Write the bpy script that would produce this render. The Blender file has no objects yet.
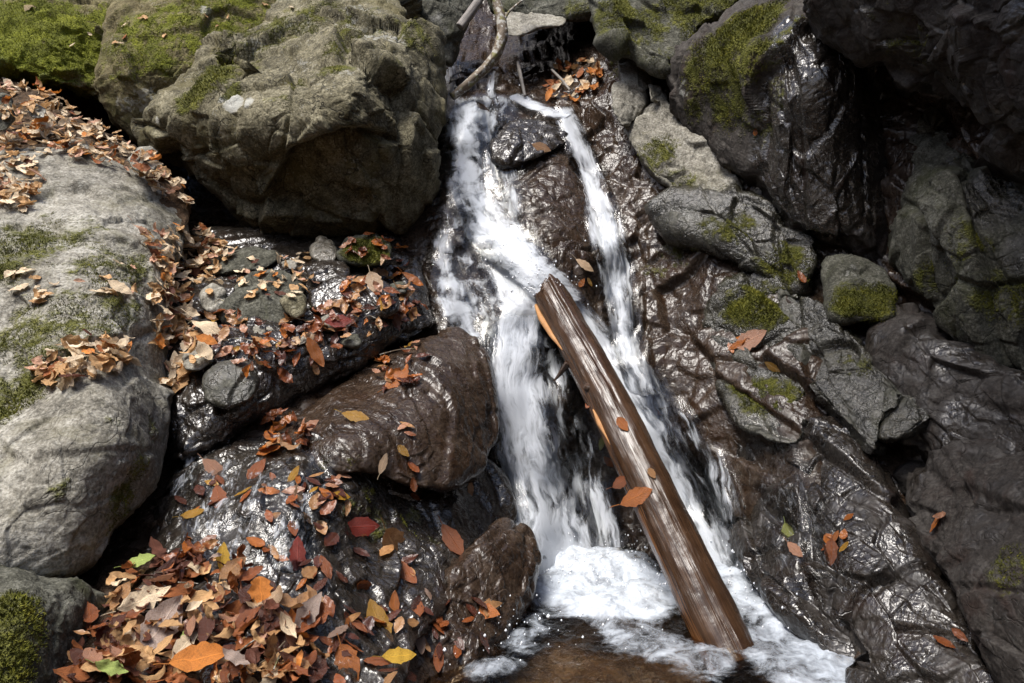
import bpy, math, random
import numpy as np
from mathutils import Vector, Matrix
from mathutils.bvhtree import BVHTree

# ------------------------------------------------------------------ camera, sky, sun, exposure
scene = bpy.context.scene
FPX, CX, CY = 800.0, 512.0, 341.5
CAM_H, PITCH = 1.30, math.radians(5.0)
cam_data = bpy.data.cameras.new("camera")
cam_data.sensor_width = 36.0
cam_data.lens = FPX * 36.0 / 1024.0
cam_data.clip_start, cam_data.clip_end = 0.02, 500.0
cam = bpy.data.objects.new("camera", cam_data)
scene.collection.objects.link(cam)
cam.location = (0, 0, CAM_H)
cam.rotation_euler = (math.radians(90) - PITCH, 0, 0)
scene.camera = cam

SUN_ELEV, SUN_AZ = math.radians(67), math.radians(-128)     # azimuth from +Y towards +X
world = bpy.data.worlds.new("World")
scene.world = world
world.use_nodes = True
wn = world.node_tree
sky = wn.nodes.new("ShaderNodeTexSky")
sky.sky_type = 'NISHITA'
sky.sun_disc = False
sky.sun_elevation = SUN_ELEV
sky.sun_rotation = SUN_AZ
sky.air_density, sky.dust_density, sky.ozone_density = 1.0, 3.0, 0.6
wn.nodes["Background"].inputs["Strength"].default_value = 0.075
wn.links.new(sky.outputs[0], wn.nodes["Background"].inputs[0])

sun_data = bpy.data.lights.new("sun", 'SUN')
sun_data.energy = 1.5
sun_data.angle = math.radians(24)
sun_data.color = (1.0, 0.965, 0.915)
sun = bpy.data.objects.new("sun", sun_data)
scene.collection.objects.link(sun)
sdir = Vector((math.sin(SUN_AZ) * math.cos(SUN_ELEV), math.cos(SUN_AZ) * math.cos(SUN_ELEV), math.sin(SUN_ELEV)))
sun.rotation_euler = sdir.to_track_quat('Z', 'Y').to_euler()
sun.location = (0, 0, 9)

scene.view_settings.view_transform = 'Standard'
scene.view_settings.look = 'None'
scene.view_settings.gamma = 1.0
scene.view_settings.use_curve_mapping = False
scene.view_settings.exposure = 1.82
scene.cycles.max_bounces = 8
scene.cycles.transparent_max_bounces = 24
scene.cycles.caustics_reflective = False
scene.cycles.caustics_refractive = False

# ------------------------------------------------------------------ numpy helpers
CAM = np.array([0, 0, CAM_H])
FWD = np.array([0, math.cos(PITCH), -math.sin(PITCH)])
UPV = np.array([0, math.sin(PITCH), math.cos(PITCH)])

def at(px, py, d):
    """a pixel of the photograph and a distance along the view axis -> a point of the place"""
    px, py, d = np.broadcast_arrays(np.asarray(px, float), np.asarray(py, float), np.asarray(d, float))
    a = (px - CX) / FPX
    b = (CY - py) / FPX
    return CAM + d[..., None] * (FWD + b[..., None] * UPV + a[..., None] * np.array([1.0, 0, 0]))

def project(P):
    q = P - CAM
    d = q @ FWD
    d = np.where(np.abs(d) < 1e-6, 1e-6, d)
    return CX + FPX * q[:, 0] / d, CY - FPX * (q @ UPV) / d, d

M32 = np.uint32
def _hash(ix, iy, iz, seed):
    h = (ix.astype(np.int64) * 374761393 + iy.astype(np.int64) * 668265263 + iz.astype(np.int64) * 2147483647 + seed * 974634541) & 0xFFFFFFFF
    h = h.astype(np.uint64)
    h = ((h ^ (h >> np.uint64(15))) * np.uint64(2246822519)) & np.uint64(0xFFFFFFFF)
    h = ((h ^ (h >> np.uint64(13))) * np.uint64(3266489917)) & np.uint64(0xFFFFFFFF)
    h = h ^ (h >> np.uint64(16))
    return h

def _u(h, k):
    h = ((h ^ np.uint64(k * 7919 + 17)) * np.uint64(2654435761)) & np.uint64(0xFFFFFFFF)
    h = ((h ^ (h >> np.uint64(16))) * np.uint64(73244475)) & np.uint64(0xFFFFFFFF)
    h = h ^ (h >> np.uint64(16))
    return (h & np.uint64(0xFFFFFF)).astype(np.float64) / float(0xFFFFFF)

def vnoise(P, seed=0):
    """gradient noise, about -1..1"""
    b = np.floor(P).astype(np.int64)
    f = P - b
    w = f * f * f * (f * (f * 6 - 15) + 10)
    out = np.zeros(len(P))
    for dx in (0, 1):
        for dy in (0, 1):
            for dz in (0, 1):
                h = _hash(b[:, 0] + dx, b[:, 1] + dy, b[:, 2] + dz, seed)
                g0, g1, g2 = _u(h, 1) * 2 - 1, _u(h, 2) * 2 - 1, _u(h, 3) * 2 - 1
                dot = g0 * (f[:, 0] - dx) + g1 * (f[:, 1] - dy) + g2 * (f[:, 2] - dz)
                wt = (w[:, 0] if dx else 1 - w[:, 0]) * (w[:, 1] if dy else 1 - w[:, 1]) * (w[:, 2] if dz else 1 - w[:, 2])
                out += wt * dot
    return out * 1.6

def fbm(P, oct=4, seed=0, gain=0.5):
    o, a, s = np.zeros(len(P)), 1.0, 0.0
    for k in range(oct):
        o += a * vnoise(P * (2.03 ** k) + 17.3 * k, seed + k)
        s += a
        a *= gain
    return o / s

def facet(P, seed=0, slope=0.6, step=0.35, blend=0.05):
    """broken-rock relief: every cell is a tilted plane with its own height; also the crack distance"""
    b = np.floor(P).astype(np.int64)
    n = len(P)
    d1 = np.full(n, 9.0); d2 = np.full(n, 9.0); val = np.zeros(n); val2 = np.zeros(n)
    for dx in (-1, 0, 1):
        for dy in (-1, 0, 1):
            for dz in (-1, 0, 1):
                ix, iy, iz = b[:, 0] + dx, b[:, 1] + dy, b[:, 2] + dz
                h = _hash(ix, iy, iz, seed)
                r0 = P[:, 0] - (ix + _u(h, 1)); r1 = P[:, 1] - (iy + _u(h, 2)); r2 = P[:, 2] - (iz + _u(h, 3))
                d = r0 * r0 + r1 * r1 + r2 * r2
                v = slope * 2 * (r0 * (_u(h, 4) - .5) + r1 * (_u(h, 5) - .5) + r2 * (_u(h, 6) - .5)) * 1.3 + step * (_u(h, 7) - .5) * 2
                near = d < d1
                sec = (~near) & (d < d2)
                val2 = np.where(near, val, np.where(sec, v, val2))
                d2 = np.where(near, d1, np.minimum(d2, d))
                val = np.where(near, v, val)
                d1 = np.where(near, d, d1)
    e = np.sqrt(d2) - np.sqrt(d1)
    t = smooth(-blend, blend, e)                     # the step between two planes is a short slope, not a cliff
    return val * t + val2 * (1 - t), e

def smooth(e0, e1, x):
    t = np.clip((x - e0) / (e1 - e0), 0, 1)
    return t * t * (3 - 2 * t)

def tps_fit(X, v, lam):
    n = len(X)
    r = np.linalg.norm(X[:, None] - X[None], axis=2)
    K = np.where(r > 0, r * r * np.log(r + 1e-12), 0) + lam * np.eye(n)
    Pm = np.hstack([np.ones((n, 1)), X])
    A = np.zeros((n + 3, n + 3)); A[:n, :n] = K; A[:n, n:] = Pm; A[n:, :n] = Pm.T
    w = np.linalg.solve(A, np.concatenate([v, np.zeros(3)]))
    return X, w

def tps_eval(fit, Q):
    X, w = fit
    n = len(X)
    out = w[n] + Q @ w[n + 1:]
    for k in range(n):
        r2 = (Q[:, 0] - X[k, 0]) ** 2 + (Q[:, 1] - X[k, 1]) ** 2
        out += w[k] * 0.5 * r2 * np.log(r2 + 1e-12)
    return out

def vertex_normals(P, F):
    """F: list of quads (n,4)"""
    a = P[F[:, 2]] - P[F[:, 0]]; b = P[F[:, 3]] - P[F[:, 1]]
    fn = np.cross(a, b)
    N = np.zeros_like(P)
    for k in range(4):
        np.add.at(N, F[:, k], fn)
    return N / (np.linalg.norm(N, axis=1, keepdims=True) + 1e-12)

def stretch(P, axis, s):
    """noise space drawn out s times along an axis (grain of the rock)"""
    if axis is None:
        return P
    a = np.array(axis, float); a /= np.linalg.norm(a)
    return P - np.outer(P @ a, a) * (1 - 1.0 / s)

def relief(P, N, seed, amps, axis=None, s=2.2):
    """amps: dict(big, mid, small, fine, lump) in metres"""
    wa = amps.get('warp', 0.022); cs = amps.get('cell', 1.0)
    W = P + wa * np.stack([vnoise(P * 2.6, seed + 31), vnoise(P * 2.6, seed + 32), vnoise(P * 2.6, seed + 33)], 1) \
          + 0.28 * wa * np.stack([vnoise(P * 13, seed + 34), vnoise(P * 13, seed + 35), vnoise(P * 13, seed + 36)], 1)
    W = stretch(W, axis, s)
    d = np.zeros(len(P))
    if amps.get('lump'):
        d += amps['lump'] * fbm(W * 2.2, 3, seed + 1)
    for nm, cell, k in (('big', 0.34, 5), ('mid', 0.13, 6), ('small', 0.052, 7)):
        a = amps.get(nm, 0)
        if a:
            v, e = facet(W / (cell * cs), seed + k, 0.6, amps.get('step', 0.35))
            d += a * (v - amps.get('crack', 0.12) * (1 - smooth(0, 0.07, e)))
    if amps.get('fine'):
        d += amps['fine'] * fbm(P * 26, 4, seed + 9, 0.6)
    return P + N * d[:, None]

def grid_quads(nu, nv, wrap=False):
    i = np.arange(nu if wrap else nu - 1); j = np.arange(nv - 1)
    I, J = np.meshgrid(i, j, indexing='ij')
    I2 = (I + 1) % nu
    return np.stack([I * nv + J, I2 * nv + J, I2 * nv + J + 1, I * nv + J + 1], -1).reshape(-1, 4)

def new_mesh(name, P, F, mat, attrs=None, flat=False, uv=None):
    me = bpy.data.meshes.new(name)
    P = np.asarray(P, np.float32); F = np.asarray(F, np.int32)
    k = F.shape[1]
    me.vertices.add(len(P)); me.vertices.foreach_set('co', P.ravel())
    me.loops.add(F.size); me.loops.foreach_set('vertex_index', F.ravel())
    me.polygons.add(len(F)); me.polygons.foreach_set('loop_start', np.arange(0, F.size, k, dtype=np.int32))
    me.update(calc_edges=True)
    me.validate()
    me.polygons.foreach_set('use_smooth', np.full(len(me.polygons), not flat))
    for nm, v in (attrs or {}).items():
        v = np.asarray(v, np.float32)
        if v.ndim == 2:
            at_ = me.attributes.new(nm, 'FLOAT_COLOR', 'POINT')
            at_.data.foreach_set('color', v.ravel())
        else:
            at_ = me.attributes.new(nm, 'FLOAT', 'POINT')
            at_.data.foreach_set('value', v)
    if uv is not None:
        l = me.uv_layers.new(name='uv')
        idx = np.empty(len(me.loops), np.int32); me.loops.foreach_get('vertex_index', idx)
        l.data.foreach_set('uv', np.asarray(uv, np.float32)[idx].ravel())
    if mat:
        me.materials.append(mat)
    return me

def link(name, me, parent=None, label=None, cat=None, group=None, kind=None, loc=None):
    o = bpy.data.objects.new(name, me)
    scene.collection.objects.link(o)
    if parent:
        o.parent = parent
    if loc is not None:
        o.location = loc
    if label: o['label'] = label
    if cat: o['category'] = cat
    if group: o['group'] = group
    if kind: o['kind'] = kind
    return o

SURF_P, SURF_F = [], []      # every solid surface, for laying leaves and moss on
def register(P, F):
    off = sum(len(p) for p in SURF_P)
    SURF_P.append(np.asarray(P)); SURF_F.append(np.asarray(F) + off)

# ------------------------------------------------------------------ materials
class NT:
    def __init__(self, name):
        self.m = bpy.data.materials.new(name); self.m.use_nodes = True
        self.t = self.m.node_tree; self.t.nodes.clear()
        self.out = self.t.nodes.new('ShaderNodeOutputMaterial')
    def n(self, typ, **kw):
        nd = self.t.nodes.new(typ)
        for k, v in kw.items():
            if k.startswith('i_'):
                key = k[2:]
                key = int(key) if key.isdigit() else key
                self.set(nd.inputs[key], v)
            else:
                setattr(nd, k, v)
        return nd
    def set(self, sock, v):
        if hasattr(v, 'links') or isinstance(v, bpy.types.NodeSocket):
            self.t.links.new(v, sock)
        else:
            sock.default_value = v
    def math(self, op, a, b=0.0, clamp=False):
        nd = self.t.nodes.new('ShaderNodeMath'); nd.operation = op; nd.use_clamp = clamp
        self.set(nd.inputs[0], a); self.set(nd.inputs[1], b)
        return nd.outputs[0]
    def noise(self, vec, scale, detail=6, rough=0.6, dist=0.0):
        nd = self.t.nodes.new('ShaderNodeTexNoise')
        self.set(nd.inputs['Vector'], vec); nd.inputs['Scale'].default_value = scale
        nd.inputs['Detail'].default_value = detail; nd.inputs['Roughness'].default_value = rough
        nd.inputs['Distortion'].default_value = dist
        return nd.outputs['Fac']
    def ramp(self, fac, stops):
        nd = self.t.nodes.new('ShaderNodeValToRGB')
        self.set(nd.inputs[0], fac)
        el = nd.color_ramp.elements
        while len(el) < len(stops): el.new(0.5)
        for e, (p, c) in zip(el, stops):
            e.position = p; e.color = (c[0], c[1], c[2], 1) if not np.isscalar(c) else (c, c, c, 1)
        return nd.outputs[0]
    def mix(self, fac, a, b, mode='MIX'):
        nd = self.t.nodes.new('ShaderNodeMix'); nd.data_type = 'RGBA'; nd.blend_type = mode
        self.set(nd.inputs[0], fac); self.set(nd.inputs[6], a if not isinstance(a, tuple) else (*a, 1)); self.set(nd.inputs[7], b if not isinstance(b, tuple) else (*b, 1))
        return nd.outputs[2]
    def attr(self, name):
        nd = self.t.nodes.new('ShaderNodeAttribute'); nd.attribute_name = name
        return nd
    def sstep(self, x, a, b):
        nd = self.t.nodes.new('ShaderNodeMapRange'); nd.interpolation_type = 'SMOOTHSTEP'
        self.set(nd.inputs[0], x); nd.inputs[1].default_value = a; nd.inputs[2].default_value = b
        return nd.outputs[0]

def rock_material(name, dark, mid, light, moss=(0.085, 0.088, 0.014), pale=(0.42, 0.42, 0.38), stain=(0.10, 0.07, 0.045), stain_amt=0.5, crack=0.6, bump=1.0, wet_dark=0.42, wet_rough=0.13, wetgrain=1.0, speck=0.25, grain=0.011, streak=0.25, wspec=0.45, gr=0.72, gd=5):
    t = NT(name)
    tc = t.n('ShaderNodeTexCoord').outputs['Object']
    a = t.noise(tc, 2.7, 5, 0.62, 0.4)
    b = t.noise(tc, 17, 4, 0.7)
    c = t.noise(tc, 95, 2, 0.7)
    f = t.math('ADD', t.math('MULTIPLY', a, 0.32), t.math('ADD', t.math('MULTIPLY', b, 0.34), t.math('MULTIPLY', c, 0.34)))
    col = t.ramp(f, [(0.39, dark), (0.49, mid), (0.60, light)])
    st = t.sstep(t.noise(tc, 4.3, 4, 0.65, 0.8), 0.5, 0.68)
    col = t.mix(t.math('MULTIPLY', st, stain_amt), col, stain)
    pv = t.n('ShaderNodeTexVoronoi', feature='F1', i_Scale=48.0); t.set(pv.inputs['Vector'], tc)
    pit = t.math('MULTIPLY', t.sstep(pv.outputs['Distance'], 0.30, 0.12), t.sstep(a, 0.40, 0.56))
    col = t.mix(t.math('MULTIPLY', pit, 0.45), col, tuple(x * 0.5 for x in dark))
    # pale lichen specks and patches
    sp = t.sstep(t.noise(tc, 60, 1, 0.6), 0.63, 0.70)
    sp = t.math('MULTIPLY', sp, t.sstep(t.noise(tc, 5, 2, 0.6), 0.45, 0.62))
    la = t.attr('pale').outputs['Fac']
    ln = t.sstep(t.math('ADD', la, t.math('MULTIPLY', t.math('SUBTRACT', t.noise(tc, 22, 3, 0.7), 0.5), 1.6)), 0.42, 0.6)
    col = t.mix(t.math('MAXIMUM', t.math('MULTIPLY', sp, speck), t.math('MULTIPLY', ln, t.math('MULTIPLY', la, 1.0, True))), col, pale)
    # hairline cracks
    dn = t.n('ShaderNodeTexNoise', i_Scale=3.0, i_Detail=4.0); t.set(dn.inputs['Vector'], tc)
    wv = t.n('ShaderNodeVectorMath', operation='MULTIPLY_ADD'); t.set(wv.inputs[0], dn.outputs['Color']); wv.inputs[1].default_value = (.5, .5, .5); t.set(wv.inputs[2], tc)
    vo = t.n('ShaderNodeTexVoronoi', feature='DISTANCE_TO_EDGE', i_Scale=5.5); t.set(vo.inputs['Vector'], wv.outputs[0])
    cr = t.sstep(vo.outputs['Distance'], 0.0, 0.018)
    cr = t.math('MAXIMUM', cr, t.sstep(t.noise(tc, 3.1, 3, 0.5), 0.46, 0.56))
    vo3 = t.n('ShaderNodeTexVoronoi', feature='DISTANCE_TO_EDGE', i_Scale=15.0); t.set(vo3.inputs['Vector'], wv.outputs[0])
    cr2 = t.math('MAXIMUM', t.sstep(vo3.outputs['Distance'], 0.0, 0.035), t.sstep(t.noise(tc, 6.5, 2, 0.5), 0.50, 0.44))
    cr = t.math('MULTIPLY', cr, t.math('ADD', 0.4, t.math('MULTIPLY', cr2, 0.6)))
    cinv = t.math('MULTIPLY', t.math('SUBTRACT', 1.0, cr), crack)
    col = t.mix(cinv, col, tuple(x * 0.25 for x in dark))
    # wetness
    wa = t.attr('wet').outputs['Fac']
    wet = t.sstep(t.math('ADD', wa, t.math('MULTIPLY', t.math('SUBTRACT', t.noise(tc, 7, 3, 0.65), 0.5), 0.9)), 0.3, 0.62)
    wcol = t.mix(1.0, col, (wet_dark, wet_dark * 0.93, wet_dark * 0.84), 'MULTIPLY')
    col = t.mix(wet, col, wcol)
    # moss
    ma = t.attr('moss').outputs['Fac']
    mn = t.math('ADD', t.math('MULTIPLY', t.math('SUBTRACT', t.noise(tc, 9, 4, 0.7), 0.5), 2.2), t.math('MULTIPLY', t.math('SUBTRACT', t.noise(tc, 55, 1, 0.6), 0.5), 0.5))
    mf = t.sstep(t.math('ADD', ma, mn), 0.30, 0.78)
    mf = t.math('MULTIPLY', mf, t.sstep(ma, 0.02, 0.2))
    mcol = t.ramp(t.math('ADD', t.math('MULTIPLY', t.noise(tc, 6, 4, 0.6), 0.5), t.math('MULTIPLY', t.noise(tc, 120, 1, 0.7), 0.5)),
                  [(0.32, tuple(x * 0.35 for x in moss)), (0.5, moss), (0.66, (moss[0] * 1.9, moss[1] * 1.8, moss[2] * 1.6))])
    col = t.mix(t.math('MULTIPLY', mf, 0.93), col, mcol)
    wetr = t.math('MULTIPLY', wet, t.math('SUBTRACT', 1.0, mf))
    rough = t.math('SUBTRACT', 0.88, t.math('MULTIPLY', wetr, 0.88 - wet_rough))
    rough = t.math('ADD', rough, t.math('MULTIPLY', t.math('SUBTRACT', b, 0.5), 0.25), True)
    # bump
    mpg = t.n('ShaderNodeMapping'); t.set(mpg.inputs[0], tc); mpg.inputs['Scale'].default_value = (70, 70, 16); mpg.inputs['Rotation'].default_value = (0.35, 0.5, 0.2)
    h = t.math('ADD', t.math('MULTIPLY', t.noise(tc, 34, gd, gr), grain), t.math('MULTIPLY', t.noise(mpg.outputs[0], 1.0, 3, gr - .05, 0.5), grain * streak))
    vo2 = t.n('ShaderNodeTexVoronoi', feature='F1', i_Scale=30.0); t.set(vo2.inputs['Vector'], wv.outputs[0])
    h = t.math('ADD', h, t.math('MULTIPLY', vo2.outputs['Distance'], 0.003 * wetgrain))
    h = t.math('SUBTRACT', h, t.math('MULTIPLY', cinv, 0.006))
    h = t.math('ADD', h, t.math('MULTIPLY', t.math('MULTIPLY', t.noise(tc, 130, 1, 0.8), mf), 0.016))
    bp = t.n('ShaderNodeBump', i_Strength=min(1.0, bump), i_Distance=1.0); t.set(bp.inputs['Height'], h)
    p = t.n('ShaderNodeBsdfPrincipled')
    t.set(p.inputs['Base Color'], col); t.set(p.inputs['Roughness'], rough); t.set(p.inputs['Normal'], bp.outputs[0])
    t.set(p.inputs['Specular IOR Level'], t.math('ADD', 0.25, t.math('MULTIPLY', wetr, wspec)))
    t.t.links.new(p.outputs[0], t.out.inputs[0])
    return t.m

GREY = rock_material('grey_rock', (0.075, 0.069, 0.056), (0.205, 0.192, 0.158), (0.40, 0.385, 0.335), stain=(0.13, 0.12, 0.065), stain_amt=0.4, crack=0.35, grain=0.0085, wetgrain=0.3, streak=0.1)
TAN = rock_material('weathered_rock', (0.034, 0.030, 0.017), (0.105, 0.093, 0.056), (0.27, 0.245, 0.165), stain=(0.10, 0.085, 0.03), stain_amt=0.5, crack=0.8, grain=0.010, wetgrain=0.3, streak=0.1)
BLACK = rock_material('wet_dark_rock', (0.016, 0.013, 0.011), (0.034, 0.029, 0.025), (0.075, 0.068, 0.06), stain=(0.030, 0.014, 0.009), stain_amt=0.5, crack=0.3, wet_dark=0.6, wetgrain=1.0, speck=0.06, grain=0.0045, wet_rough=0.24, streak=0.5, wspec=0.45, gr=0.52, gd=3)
BROWN = rock_material('wet_brown_rock', (0.020, 0.013, 0.009), (0.046, 0.031, 0.022), (0.095, 0.072, 0.055), stain=(0.045, 0.022, 0.010), stain_amt=0.6, crack=0.2, wet_dark=0.65, wetgrain=0.9, speck=0.06, grain=0.0036, wet_rough=0.24, streak=0.8, wspec=0.08, gr=0.52, gd=3)
GREEN = rock_material('greenish_rock', (0.022, 0.022, 0.016), (0.062, 0.061, 0.046), (0.16, 0.157, 0.128), stain=(0.055, 0.058, 0.024), stain_amt=0.6, crack=0.4, grain=0.009, wetgrain=.5)
SOIL = rock_material('soil_and_moss', (0.06, 0.048, 0.022), (0.13, 0.108, 0.05), (0.24, 0.205, 0.11), stain=(0.085, 0.078, 0.022), stain_amt=0.9, crack=0.0, moss=(0.12, 0.135, 0.008), grain=0.02)
BED_FLOOR = rock_material('stream_bed', (0.05, 0.033, 0.02), (0.12, 0.082, 0.052), (0.24, 0.18, 0.125), stain=(0.07, 0.05, 0.025), stain_amt=0.5, crack=0.0, grain=0.01)
HUMUS = rock_material('leaf_mould', (0.02, 0.012, 0.006), (0.06, 0.036, 0.018), (0.13, 0.08, 0.045), stain=(0.05, 0.028, 0.012), stain_amt=0.5, crack=0.0, grain=0.025)
t = NT('moss_blades'); tc = t.n('ShaderNodeTexCoord').outputs['Object']
p = t.n('ShaderNodeBsdfPrincipled'); p.inputs['Roughness'].default_value = 0.8; p.inputs['Specular IOR Level'].default_value = 0.2
t.set(p.inputs['Base Color'], t.ramp(t.noise(tc, 14, 3, 0.7), [(0.35, (0.06, 0.07, 0.006)), (0.5, (0.13, 0.145, 0.010)), (0.65, (0.25, 0.25, 0.02))]))
t.t.links.new(p.outputs[0], t.out.inputs[0])
MOSSY = t.m
t = NT('olive_moss_blades'); tc = t.n('ShaderNodeTexCoord').outputs['Object']
p = t.n('ShaderNodeBsdfPrincipled'); p.inputs['Roughness'].default_value = 0.8; p.inputs['Specular IOR Level'].default_value = 0.2
t.set(p.inputs['Base Color'], t.ramp(t.noise(tc, 14, 3, 0.7), [(0.35, (0.04, 0.04, 0.008)), (0.5, (0.105, 0.11, 0.014)), (0.65, (0.20, 0.19, 0.028))]))
t.t.links.new(p.outputs[0], t.out.inputs[0])
OLIVE = t.m
# ------------------------------------------------------------------ rocks
def blobs_to_attr(P, N, spec, seed, grow=1.0):
    """spots of moss, lichen or wetness: (px, py, r px, strength) or one number for everywhere"""
    v = np.zeros(len(P))
    if spec is None:
        return v
    if np.isscalar(spec):
        return np.full(len(P), float(spec))
    px, py, d = project(P)
    for b in spec:
        if np.isscalar(b):
            v = np.maximum(v, b); continue
        x, y, r, s = b
        q = (px - x) ** 2 + (py - y) ** 2
        cand = np.where((d > 0.3) & (q < max(64.0, q[d > 0.3].min() * 1.5 + 4)))[0]
        k = cand[np.argmin(d[cand])]
        dist = np.linalg.norm(P - P[k], axis=1)
        R = r * grow * d[k] / FPX
        v = np.maximum(v, s * smooth(1.25, 0.35, dist / R))
    return v

def resample(poly, n):
    """even steps along a rounded closed outline"""
    p = np.array(poly, float)
    m = len(p)
    out = []
    for i in range(m):                                   # Catmull-Rom, fairly tight
        p0, p1, p2, p3 = p[i - 1], p[i], p[(i + 1) % m], p[(i + 2) % m]
        for t in np.linspace(0, 1, 24, endpoint=False):
            tt = 0.35
            m1 = (p2 - p0) * tt; m2 = (p3 - p1) * tt
            out.append((2*t**3-3*t**2+1)*p1 + (t**3-2*t**2+t)*m1 + (-2*t**3+3*t**2)*p2 + (t**3-t**2)*m2)
    out = np.array(out)
    seg = np.linalg.norm(np.roll(out, -1, 0) - out, axis=1)
    s = np.concatenate([[0], np.cumsum(seg)])
    q = np.linspace(0, s[-1], n, endpoint=False)
    o2 = np.vstack([out, out[:1]])
    return np.stack([np.interp(q, s, o2[:, 0]), np.interp(q, s, o2[:, 1])], 1)

def boulder(name, outline, ctrl, mat, label, roll=0.15, back=0.4, seed=1, amps=None, axis=None, s=2.2, moss=None, wet=None, pale=None,
            centre=None, cat='boulder', group=None, n=2.6, res=1.0, reg=True, lam=0.02, up_moss=0.5):
    O = np.array(outline, float)
    C = np.array(centre, float) if centre is not None else O.mean(0)
    per = np.linalg.norm(np.roll(O, -1, 0) - O, axis=1).sum()
    nth = int(np.clip(per / 2.4 * res, 48, 620))
    B = resample(outline, nth)
    rad = np.linalg.norm(B - C, axis=1).max()
    nf = int(np.clip(rad / 1.9 * res, 14, 210)); nb = max(8, nf // 4)
    # front rings, finer towards the rim where the surface turns away
    w = np.linspace(0, 1, nf)
    rf = 1 - (1 - w) ** 1.25
    rb = np.cos(np.linspace(0, math.pi / 2, nb))[1:]
    K = np.array([(c[0], c[1]) for c in ctrl], float); kv = np.array([c[2] for c in ctrl], float)
    if len(ctrl) >= 4:
        fit = tps_fit(K / 100.0, kv, lam)
        D = lambda q: np.clip(tps_eval(fit, q / 100.0), kv.min() - 0.25, kv.max() + 0.25)
    elif len(ctrl) == 3:
        co = np.linalg.solve(np.hstack([K, np.ones((3, 1))]), kv)
        D = lambda q: q @ co[:2] + co[2]
    else:
        D = lambda q: np.full(len(q), kv.mean())
    dirs = B - C
    qf = (C + rf[None, :, None] * dirs[:, None, :])
    rr = np.broadcast_to(rf[None], (nth, nf))
    df = D(qf.reshape(-1, 2)).reshape(nth, nf) + roll * (1 - np.clip(1 - rr ** n, 0, 1) ** (1 / n))
    qb = (C + rb[None, :, None] * dirs[:, None, :])
    db0 = D(qb.reshape(-1, 2)).reshape(nth, nb - 1) + roll
    db = db0 + back * np.sqrt(1 - np.broadcast_to(rb[None], db0.shape) ** 2)
    q = np.concatenate([qf, qb], 1); d = np.concatenate([df, db], 1)
    nv = nf + nb - 1
    P = at(q[..., 0], q[..., 1], d).reshape(-1, 3)
    F = grid_quads(nth, nv, wrap=True)
    N = vertex_normals(P, F)
    # the two poles: one shared normal each
    idx0 = np.arange(nth) * nv; idx1 = idx0 + nv - 1
    for ix in (idx0, idx1):
        m = N[ix].mean(0); N[ix] = m / (np.linalg.norm(m) + 1e-9)
    f = np.cross(P[F[:, 2]] - P[F[:, 0]], P[F[:, 3]] - P[F[:, 1]])
    if ((P[F[:, 0]] - P.mean(0)) * f).sum() < 0:
        F = F[:, ::-1]; N = -N
    dm = float(np.median(d))
    A = dict(big=0.05, mid=0.02, small=0.007, fine=0.005, lump=0.02)
    A.update(amps or {})
    P = relief(P, N, seed, A, axis, s)
    N = vertex_normals(P, F)
    px, py, dd = project(P)
    um = (1 - up_moss) + up_moss * smooth(-0.2, 0.5, N[:, 2])
    at_ = dict(moss=blobs_to_attr(P, N, moss, seed, 1.4) * um, wet=blobs_to_attr(P, N, wet, seed), pale=blobs_to_attr(P, N, pale, seed))
    if reg:
        register(P, F)
    base = np.array([P[:, 0].mean(), P[:, 1].mean(), P[:, 2].min()])
    me = new_mesh(name, P - base, F, mat, at_)
    o = link(name, me, label=label, cat=cat, group=group, loc=base)
    if moss is not None and not np.isscalar(moss):
        r = np.random.default_rng(seed + 500)
        cov = at_['moss'] + 0.55 * fbm(P * 9, 3, seed + 3)
        ok = np.where((cov > 0.42) & (((P - CAM) * N).sum(1) < 0.2 * dd) & (px > -60) & (px < 1090) & (py > -60) & (py < 740))[0]
        # area-true choice: chance grows with the patch of surface each point stands for
        area = np.zeros(len(P)); fa = np.linalg.norm(np.cross(P[F[:, 2]] - P[F[:, 0]], P[F[:, 3]] - P[F[:, 1]]), axis=1) / 2
        np.add.at(area, F[:, 0], fa)
        want = int(min(16000, area[ok].sum() * 52000))
        if want > 60:
            k = r.choice(ok, want, p=area[ok] / area[ok].sum())
            f4 = r.uniform(0, 1, (want, 1)); nb_ = P[F[k % len(F)][:, 1]] * 0
            spread = np.sqrt(area[k])[:, None] * 0.7
            root = P[k] + r.normal(0, 1, (want, 3)) * spread
            root -= N[k] * ((root - P[k]) * N[k]).sum(1, keepdims=True)
            dirn = N[k] * 0.8 + np.array([0, 0, 0.35]) + r.normal(0, 0.45, (want, 3)); dirn /= np.linalg.norm(dirn, axis=1, keepdims=True)
            sidev = np.cross(dirn, r.normal(0, 1, (want, 3))); sidev /= np.linalg.norm(sidev, axis=1, keepdims=True)
            Lb = r.uniform(0.004, 0.013, (want, 1)) * (0.6 + 0.6 * smooth(0.4, 1.0, cov[k]))[:, None]
            T3 = np.stack([root - sidev * Lb * .22, root + sidev * Lb * .22, root + dirn * Lb], 1).reshape(-1, 3)
            m_ = link('moss', new_mesh('moss', T3 - base, np.arange(want * 3).reshape(-1, 3), MOSSY if mat is SOIL else OLIVE), parent=o, kind='stuff')
            m_['label'] = 'cushion of green moss'
    return o

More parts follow.
